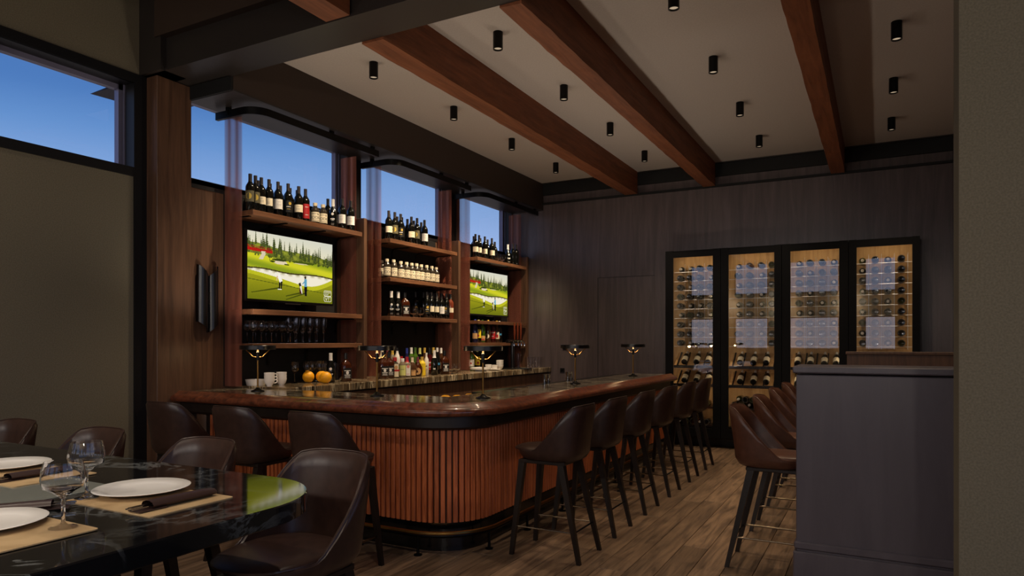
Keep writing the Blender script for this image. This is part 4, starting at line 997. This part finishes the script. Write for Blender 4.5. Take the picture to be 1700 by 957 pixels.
pl_me = MB().lathe([(0, .0), (.06, .0), (.072, .003), (.111, .011), (.1135, .0125), (.111, .0138), (.079, .0068), (.07, .0046), (0, .0042)], 48).mesh('dinner_plate', MT['china'], 60)
gob = wine_me(.138, .0412, .06, .067, .035, .027)
# cutlery pouch
def pouch(x, y, rz, label):
    e = thing('cutlery_pouch', label, 'cutlery pouch', (x, y, TZ + .0045), rz, 'cutlery pouches beside the plates'); e.scale = (.85, .85, .85)
    m = MB(); n_ = 10
    for yy, k in ((-.10, 1), (-.06, 1.0), (.06, .95), (.105, .8)):
        for i in range(n_): a = 2 * PI * i / n_; m.v.append((.026 * k * math.cos(a), yy, max(0, .011 * k + .012 * k * math.sin(a))))
    for k in range(3):
        for i in range(n_): m.f.append((k * n_ + i, k * n_ + (i + 1) % n_, k * n_ + n_ + (i + 1) % n_, k * n_ + n_ + i))
    m.f.append(tuple(3 * n_ + i for i in range(n_)))
    m.build('sleeve', MT['pouch'], e, 60)
    MB().box(-.024, .026, -.14, -.06, 0, .003).build('flap', MT['pouch'], e, 0)
    for q, zz in ((-.01, .008), (.0, .012), (.011, .008)):
        MB().bbox(q - .003, q + .003, -.155, .05, zz, zz + .003, .001).build('cutlery', MT['chrome'], e, 0)
    return e
SET = [(-1.582, 1.07, 'nearest the rounded table corner'), (-2.185, 1.09, 'farthest along the table'), (-1.582, .735, 'at the bottom left of the view')]
for i, (x, y, w) in enumerate(SET):
    flip = i == 2
    tag(link('placemat', mat_me, None, (x, y, TZ + (.0016 if i else 0))), 'tan placemat ' + w, 'placemat', 'placemats on the marble table')
    tag(link('dinner_plate', pl_me, None, (x - .085 if i == 0 else (x - .17 if i == 1 else x - .06), y + .035 if i < 2 else y + .005, TZ + .0045)), 'round white plate on the tan placemat ' + w, 'plate', 'white dinner plates')
    if not flip: pouch(x + .10 if i == 0 else x + .06, y + .01, 0, 'brown leather cutlery pouch on the placemat ' + w)
    else: pouch(x - .155, y + .095, 2.5, 'brown leather cutlery pouch on the placemat ' + w)
for (x, y), w in zip([(-1.489, .814), (-1.728, 1.0)], ['standing on the near placemat corner', 'standing on the far placemat corner']):
    tag(link('wine_goblet', gob, None, (x, y, TZ + .0035)), 'clear wide-bowled wine glass ' + w, 'wine glass', 'wine glasses on the dining table')

# ================================================================== RIGHT: END PANELS
ep = thing('end_panel', 'tall dark stained end panel with grooved bands in front of the right stools', 'partition', (0, 3.76, 0))
MB().bbox(-.375, XR - .03, .01, .30, .0, 1.14, .004).build('body', MT['podium'], ep, 0)
MB().bbox(-.39, XR - .03, -.006, .31, 1.148, 1.184, .006).build('cap', MT['podium'], ep, 0)
MB().bbox(-.384, XR - .03, -.004, .30, .254, .292, .007).build('dado', MT['podium'], ep, 0)
MB().bbox(-.388, XR - .03, -.008, .30, 0, .244, .007).build('skirting', MT['podium'], ep, 0)
fp = thing('end_panel', 'walnut end panel standing behind the dark one before the wine cabinets', 'partition', (0, 7.56, 0))
MB().bbox(-.285, .65, .0, .06, 0, 1.18, .004).build('body', MT['walnut'], fp, 0); MB().bbox(-.295, .65, -.01, .07, 1.18, 1.208, .003).build('cap', MT['walnut'], fp, 0)
hc = thing('high_counter', 'narrow walnut high counter between the two end panels', 'counter', (0, 5.8, 0))
MB().bbox(-.25, .66, -1.7, 1.72, .885, .92, .004).build('top', MT['walnut'], hc, 0); MB().bbox(.3, .66, -1.7, 1.72, 0, .885, .004).build('body', MT['darkwood'], hc, 0)

# ================================================================== WINE CABINETS
EDGE = [-2.39, -1.706, -1.009, -.307, .388]
GLX = [(-2.29, -1.80), (-1.615, -1.091), (-.915, -.40), (-.225, .313)]
CN = ['leftmost cabinet', 'second cabinet', 'third cabinet', 'rightmost cabinet']
COLX = [[-2.216, -2.094, -1.973, -1.845], [-1.513, -1.378, -1.246, -1.125], [-.828, -.71, -.581, -.46], [-.169, -.042, .083, .212]]
ROWZ = [2.219, 2.104, 1.988, 1.87, 1.754, 1.638, 1.518, 1.40, 1.29]
# bottles lying on their side: neck towards the viewer or base towards the viewer
lie = {}
lb_me = MB().lathe([(0, .004), (.02, .002), (.034, 0), (.0375, .004), (.0375, .188), (.034, .204), (.022, .224), (.0145, .238), (.0135, .25), (.0135, .296), (0, .297)], 16).mesh('glass_body', BT['dark'], 50)
lbg_me = MB().lathe([(0, .014), (.02, .006), (.034, 0), (.0375, .004), (.0375, .188), (.034, .204), (.022, .224), (.0145, .238), (.0135, .25), (.0135, .296), (0, .297)], 16).mesh('glass_body', gl('olive_bottle_glass', (46, 52, 16)), 50)
cap_me = MB().lathe([(0, .299), (.0145, .299), (.0152, .296), (.0152, .24), (.0145, .238)], 14).mesh('capsule', BT['disc'], 40)
ring_me = MB().lathe([(.03, .0005), (.0345, -.0005), (.036, .001)], 16).mesh('base_ring', BT['grey'], 40)
plb_me = patch(.0383, .025, .125, 1.5).mesh('paper_label', BT['cream'], 0)
for k in range(4):
    x0, x1 = EDGE[k], EDGE[k + 1]; gx0, gx1 = GLX[k]; D = .34; yb = YB - .01; yf = 8.60
    cb = thing('wine_cabinet', 'tall black framed glass wine cabinet, %s on the back wall' % ('leftmost', 'second from the left', 'third from the left', 'rightmost')[k], 'wine cabinet', ((x0 + x1) / 2, YB, 0), 0, 'wine cabinets on the back wall')
    z0, z1 = .13, 2.445; gt, gb = 2.36, .24
    f = MB(); f.box(x0 + .003, gx0, yf - .03, yf - .006, z0, z1); f.box(gx1, x1 - .003, yf - .03, yf - .006, z0, z1); f.box(x0 + .003, x0 + .02, yf - .006, yb, z0, z1); f.box(x1 - .02, x1 - .003, yf - .006, yb, z0, z1); f.box(gx0, gx1, yf - .03, yf - .005, gt, z1 - .02); f.box(x0 + .003, x1 - .003, yf - .006, yb, z1 - .02, z1); f.box(x0 + .003, x1 - .003, yf - .006, yb, z0, gb); f.box(gx0, gx1, yf - .03, yf - .006, z0, gb)
    rel(f.build('frame', MT['cabblack'], cb, 0), cb)
    rel(MB().box(x0 + .02, x1 - .02, yb - .012, yb, gb, z1 - .02).build('oak_back', MT['oak'], cb, 0), cb)
    dr = rel(MB().box(gx0, gx1, yf - .02, yf - .016, gb, gt).build('glass_door', MT['cabpane'], cb, 0), cb)
    # wire racks: horizontal and vertical chrome rods
    for z in ROWZ: rel(MB().tube([(gx0, yf + .03, z - .042), (gx1, yf + .03, z - .042)], .0038, 6).build('rack_rod', MT['rod'], cb), cb)
    for q in COLX[k]:
        for yy in (yf + .03, yb - .06):
            if gx0 < q + .06 < gx1: rel(MB().tube([(q + .062, yy, 1.22), (q + .062, yy, 2.28)], .0022, 6).build('rack_rod', MT['rod'], cb), cb)
    # sloping display shelves with slats, and storage bins
    for s_, zc in enumerate((1.06, .83)):
        rel(MB().add([(gx0, yf + .02, zc - .06), (gx1, yf + .02, zc - .06), (gx1, yb - .02, zc + .10), (gx0, yb - .02, zc + .10), (gx0, yf + .02, zc - .075), (gx1, yf + .02, zc - .075), (gx1, yb - .02, zc + .085), (gx0, yb - .02, zc + .085)],
                     [(0, 1, 2, 3), (7, 6, 5, 4), (0, 4, 5, 1), (1, 5, 6, 2), (2, 6, 7, 3), (3, 7, 4, 0)]).build('display_shelf', MT['oak'], cb, 0), cb)
        rel(MB().box(gx0, gx1, yf + .005, yf + .025, zc - .085, zc - .05).build('shelf_edge', MT['darkwood'], cb, 0), cb)
        for q in range(5):
            xx = gx0 + .04 + q * (gx1 - gx0 - .05) / 4
            rel(MB().add([(xx - .008, yf + .025, zc - .058), (xx + .008, yf + .025, zc - .058), (xx + .008, yb - .03, zc + .098), (xx - .008, yb - .03, zc + .098), (xx - .008, yf + .025, zc - .046), (xx + .008, yf + .025, zc - .046), (xx + .008, yb - .03, zc + .11), (xx - .008, yb - .03, zc + .11)],
                         [(3, 2, 1, 0), (4, 5, 6, 7), (0, 1, 5, 4), (1, 2, 6, 5), (2, 3, 7, 6), (3, 0, 4, 7)]).build('divider', MT['blackmetal'], cb, 0), cb)
    for zc in (.50, .27): rel(MB().box(gx0, gx1, yf + .02, yb - .012, zc - .02, zc).build('bin_shelf', MT['darkwood'], cb, 0), cb)
    # LED strip inside the cabinet head
    rel(MB().box(gx0 + .02, gx1 - .02, yf + .01, yf + .02, 2.405, 2.415).build('led_strip', MT['strip'], cb, 0), cb)
    for zz in (2.40, .76):
        ld = bpy.data.lights.new('led_light', 'AREA'); ld.shape = 'RECTANGLE'; ld.size = gx1 - gx0 - .06; ld.size_y = .03; ld.energy = CABINET_LED_W * (1 if zz > 1 else .35); ld.color = (1, .78, .5)
        lo = bpy.data.objects.new('led_light', ld); COL.objects.link(lo); lo.location = ((gx0 + gx1) / 2, yf + .03, zz); lo.rotation_euler = (math.radians(25), 0, 0); lo.parent = cb; rel(lo, cb)
    for sx, xx in ((1, gx0 - .035), (-1, gx1 + .035)):  # side strips added behind the stiles to brighten the lower interior
        rel(MB().box(xx - .003, xx + .003, yf + .0, yf + .012, gb + .02, z1 - .04).build('led_strip', MT['strip'], cb, 0), cb)
        ld = bpy.data.lights.new('led_light', 'AREA'); ld.shape = 'RECTANGLE'; ld.size = .012; ld.size_y = 2.0; ld.energy = CABINET_FILL_W; ld.color = (1, .80, .54)
        lo = bpy.data.objects.new('led_light', ld); COL.objects.link(lo); lo.location = (xx + sx * .006, yf + .016, 1.3); lo.rotation_euler = Vector((sx * .6, .8, 0)).to_track_quat('-Z', 'Y').to_euler(); lo.parent = cb; rel(lo, cb)
    # bottles in the wire rack
    rr = random.Random(11 + k)
    for r_, z in enumerate(ROWZ):
        for c_, x in enumerate(COLX[k]):
            pat = (r_ * 2 + c_ + k) % 4 == 1 or ((r_ + c_ * 3) % 5 == 0 and c_ % 2 == 0)
            neck = pat; oliv = rr.random() < .15
            lab = '%s wine bottle in the %s, %s row down, %s from left' % ('neck-out' if neck else 'base-out', CN[k], ORD[r_], ORD[c_])
            e = thing('wine_bottle', lab, 'bottle', (x, yf + (.335 if neck else .035) - (.30 if neck else 0) + (.0 if neck else 0), z), 0, 'wine bottles racked in the glass cabinets')
            if neck: e.location = (x, yf + .3, z); e.rotation_euler = (PI / 2, 0, 0); e.scale = (1, 1, .9)
            else: e.location = (x, yf + .012, z); e.rotation_euler = (-PI / 2, 0, 0); e.scale = (1, 1, .86)
            link('glass_body', lbg_me if oliv else lb_me, e); link('capsule', cap_me, e)
            if not neck: link('base_ring', ring_me, e)
    # display bottles on the slopes
    tilt = math.atan2(.16, yb - yf - .04)
    dx = [[-2.165, -2.014, -1.873], [-1.49, -1.336, -1.191], [-.843, -.706, -.559, -.435], [-.15, .0, .15]][k]
    for s_, zc in enumerate((1.06, .83)):
        for i, x in enumerate(dx):
            e = thing('wine_bottle', 'cream-labelled wine bottle, %s slope of the %s, %s from left' % (('upper', 'lower')[s_], CN[k], ORD[i]), 'bottle', (x, yf + .025, zc - .015), 0, 'display bottles in the glass cabinets')
            e.rotation_euler = (-PI / 2 + tilt, 0, 0); e.scale = (.95, .95, .78)
            link('glass_body', lb_me, e); l_ = link('paper_label', plb_me, e); l_.rotation_euler = (0, 0, -PI / 2); link('capsule', cap_me, e)
    # bottles in the low bins
    for b_, zc in enumerate((.50, .27)):
        pts = [(gx0 + .06 + i * .085, 0) for i in range(5)] + [(gx0 + .10 + i * .085, .066) for i in range(3)]
        for i, (x, dz) in enumerate(pts):
            if x > gx1 - .04: continue
            ol = (i + b_ + k) % 2 == 0
            nk = (i + k) % 3 == 0
            e = thing('wine_bottle', 'wine bottle in the %s bin of the %s, %s' % (('upper', 'lower')[b_], CN[k], (('%s along the bottom' % ORD[i]) if dz == 0 else ('%s on top' % ORD[i - 5]))), 'bottle', (0, 0, 0), 0, 'bottles in the cabinet bins')
            if nk: e.location = (x, yf + .3, zc + .038 + dz); e.rotation_euler = (PI / 2, 0, 0); e.scale = (1, 1, .85)
            else: e.location = (x, yf + .03, zc + .038 + dz); e.rotation_euler = (-PI / 2, 0, 0); e.scale = (1, 1, .82)
            link('glass_body', lbg_me if ol else lb_me, e); link('capsule', cap_me, e)
            if not nk: link('base_ring', ring_me, e)
# socket plates on the back wall
for (x, z), w in zip([(-3.91, 1.217), (-3.95, .9)], ['higher', 'lower']):
    e = thing('wall_socket', 'small black socket plate on the back wall, the %s one' % w, 'socket', (x, YB, z), 0, 'socket plates on the back wall')
    MB().bbox(-.035, .035, -.008, 0, -.03, .03, .002).build('plate', MT['blacksatin'], e, 0); MB().box(-.012, .012, -.012, -.008, -.012, .012).build('rocker', MT['blackmetal'], e, 0)

# ================================================================== DOWNLIGHTS
dl_body = MB().lathe([(0, 0), (.036, 0), (.036, -.125), (.031, -.125), (.029, -.112)], 24).mesh('housing', MT['blackmetal'], 40)
dl_lens = MB().lathe([(0, -.114), (.029, -.114)], 20).mesh('lens', MT['lens'], 0)
DX = [-3.607, -2.454, -1.162, .107]; DY = [4.367, 5.554, 6.733, 7.912]
DN = ['nearest the windows', 'second from the windows', 'third from the windows', 'nearest the right wall']
for i, x in enumerate(DX):
    for j, y in enumerate(DY):
        e = thing('ceiling_downlight', 'black cylinder ceiling spot, %s, %s from the steel beam' % ('row ' + DN[i], ORD[j]), 'ceiling light', (x, y, ZC), 0, 'cylinder ceiling spots')
        link('housing', dl_body, e); link('lens', dl_lens, e)
        ld = bpy.data.lights.new('spot', 'SPOT'); ld.energy = DOWNLIGHT_W; ld.color = (1, .78, .53); ld.spot_size = math.radians(88); ld.spot_blend = .8; ld.shadow_soft_size = .03
        lo = bpy.data.objects.new('spot_light', ld); COL.objects.link(lo); lo.parent = e; lo.location = (0, 0, -.13)
        if i == 0: ld.energy = SHELF_SPOT_W * (.45 if j == 0 else 1); lo.rotation_euler = (0, math.radians(27), 0); ld.spot_size = math.radians(80)   # row aimed at the bottle shelves
# unseen spots added above the dining area as fill light
for i, x in enumerate([-3.9, -2.4, -.9]):
    for j, y in enumerate([-.6, 1.3]):
        e = thing('ceiling_downlight', 'added fill spot on the dining ceiling, %s from the plaster wall, %s row' % (ORD[i], ('rear', 'front')[j]), 'ceiling light', (x, y, 4.3), 0, 'added dining fill spots')
        link('housing', dl_body, e); link('lens', dl_lens, e)
        ld = bpy.data.lights.new('spot', 'SPOT'); ld.energy = DINING_FILL_W; ld.color = (1, .86, .70); ld.spot_size = math.radians(100); ld.spot_blend = .8; ld.shadow_soft_size = .03
        lo = bpy.data.objects.new('spot_light', ld); COL.objects.link(lo); lo.parent = e; lo.location = (0, 0, -.13)
# ambient fill globes added out of view, between the rear wall's window rows
for i, x in enumerate([-3.74, -2.28, -.68, .82]):
    e = thing('wall_sconce', 'added white fill globe, unseen behind the viewer, %s from the plaster wall' % ORD[i], 'wall light', (x, -2.2, 2.26), 0, 'added fill globes on the rear wall')
    MB().lathe([(0, .0), (.05, 0), (.05, .012), (0, .012)], 20).build('back_plate', MT['blackmetal'], e).rotation_euler = (-PI / 2, 0, 0)
    MB().lathe([(0, -.07), (.035, -.06), (.06, -.035), (.07, 0), (.06, .035), (.035, .06), (0, .07)], 20, (0, .1, 0)).build('globe', emitter('fill_globe_glow', (255, 232, 205), 3.0) if i == 0 else bpy.data.materials['fill_globe_glow'], e)
    MB().tube([(0, .01, 0), (0, .05, 0)], .01, 8).build('arm', MT['blackmetal'], e)
    ld = bpy.data.lights.new('rear_fill_light', 'POINT'); ld.energy = REAR_FILL_W; ld.color = (1, .90, .80); ld.shadow_soft_size = .08
    lo = bpy.data.objects.new('rear_fill_light', ld); COL.objects.link(lo); lo.parent = e; lo.location = (0, .2, 0)
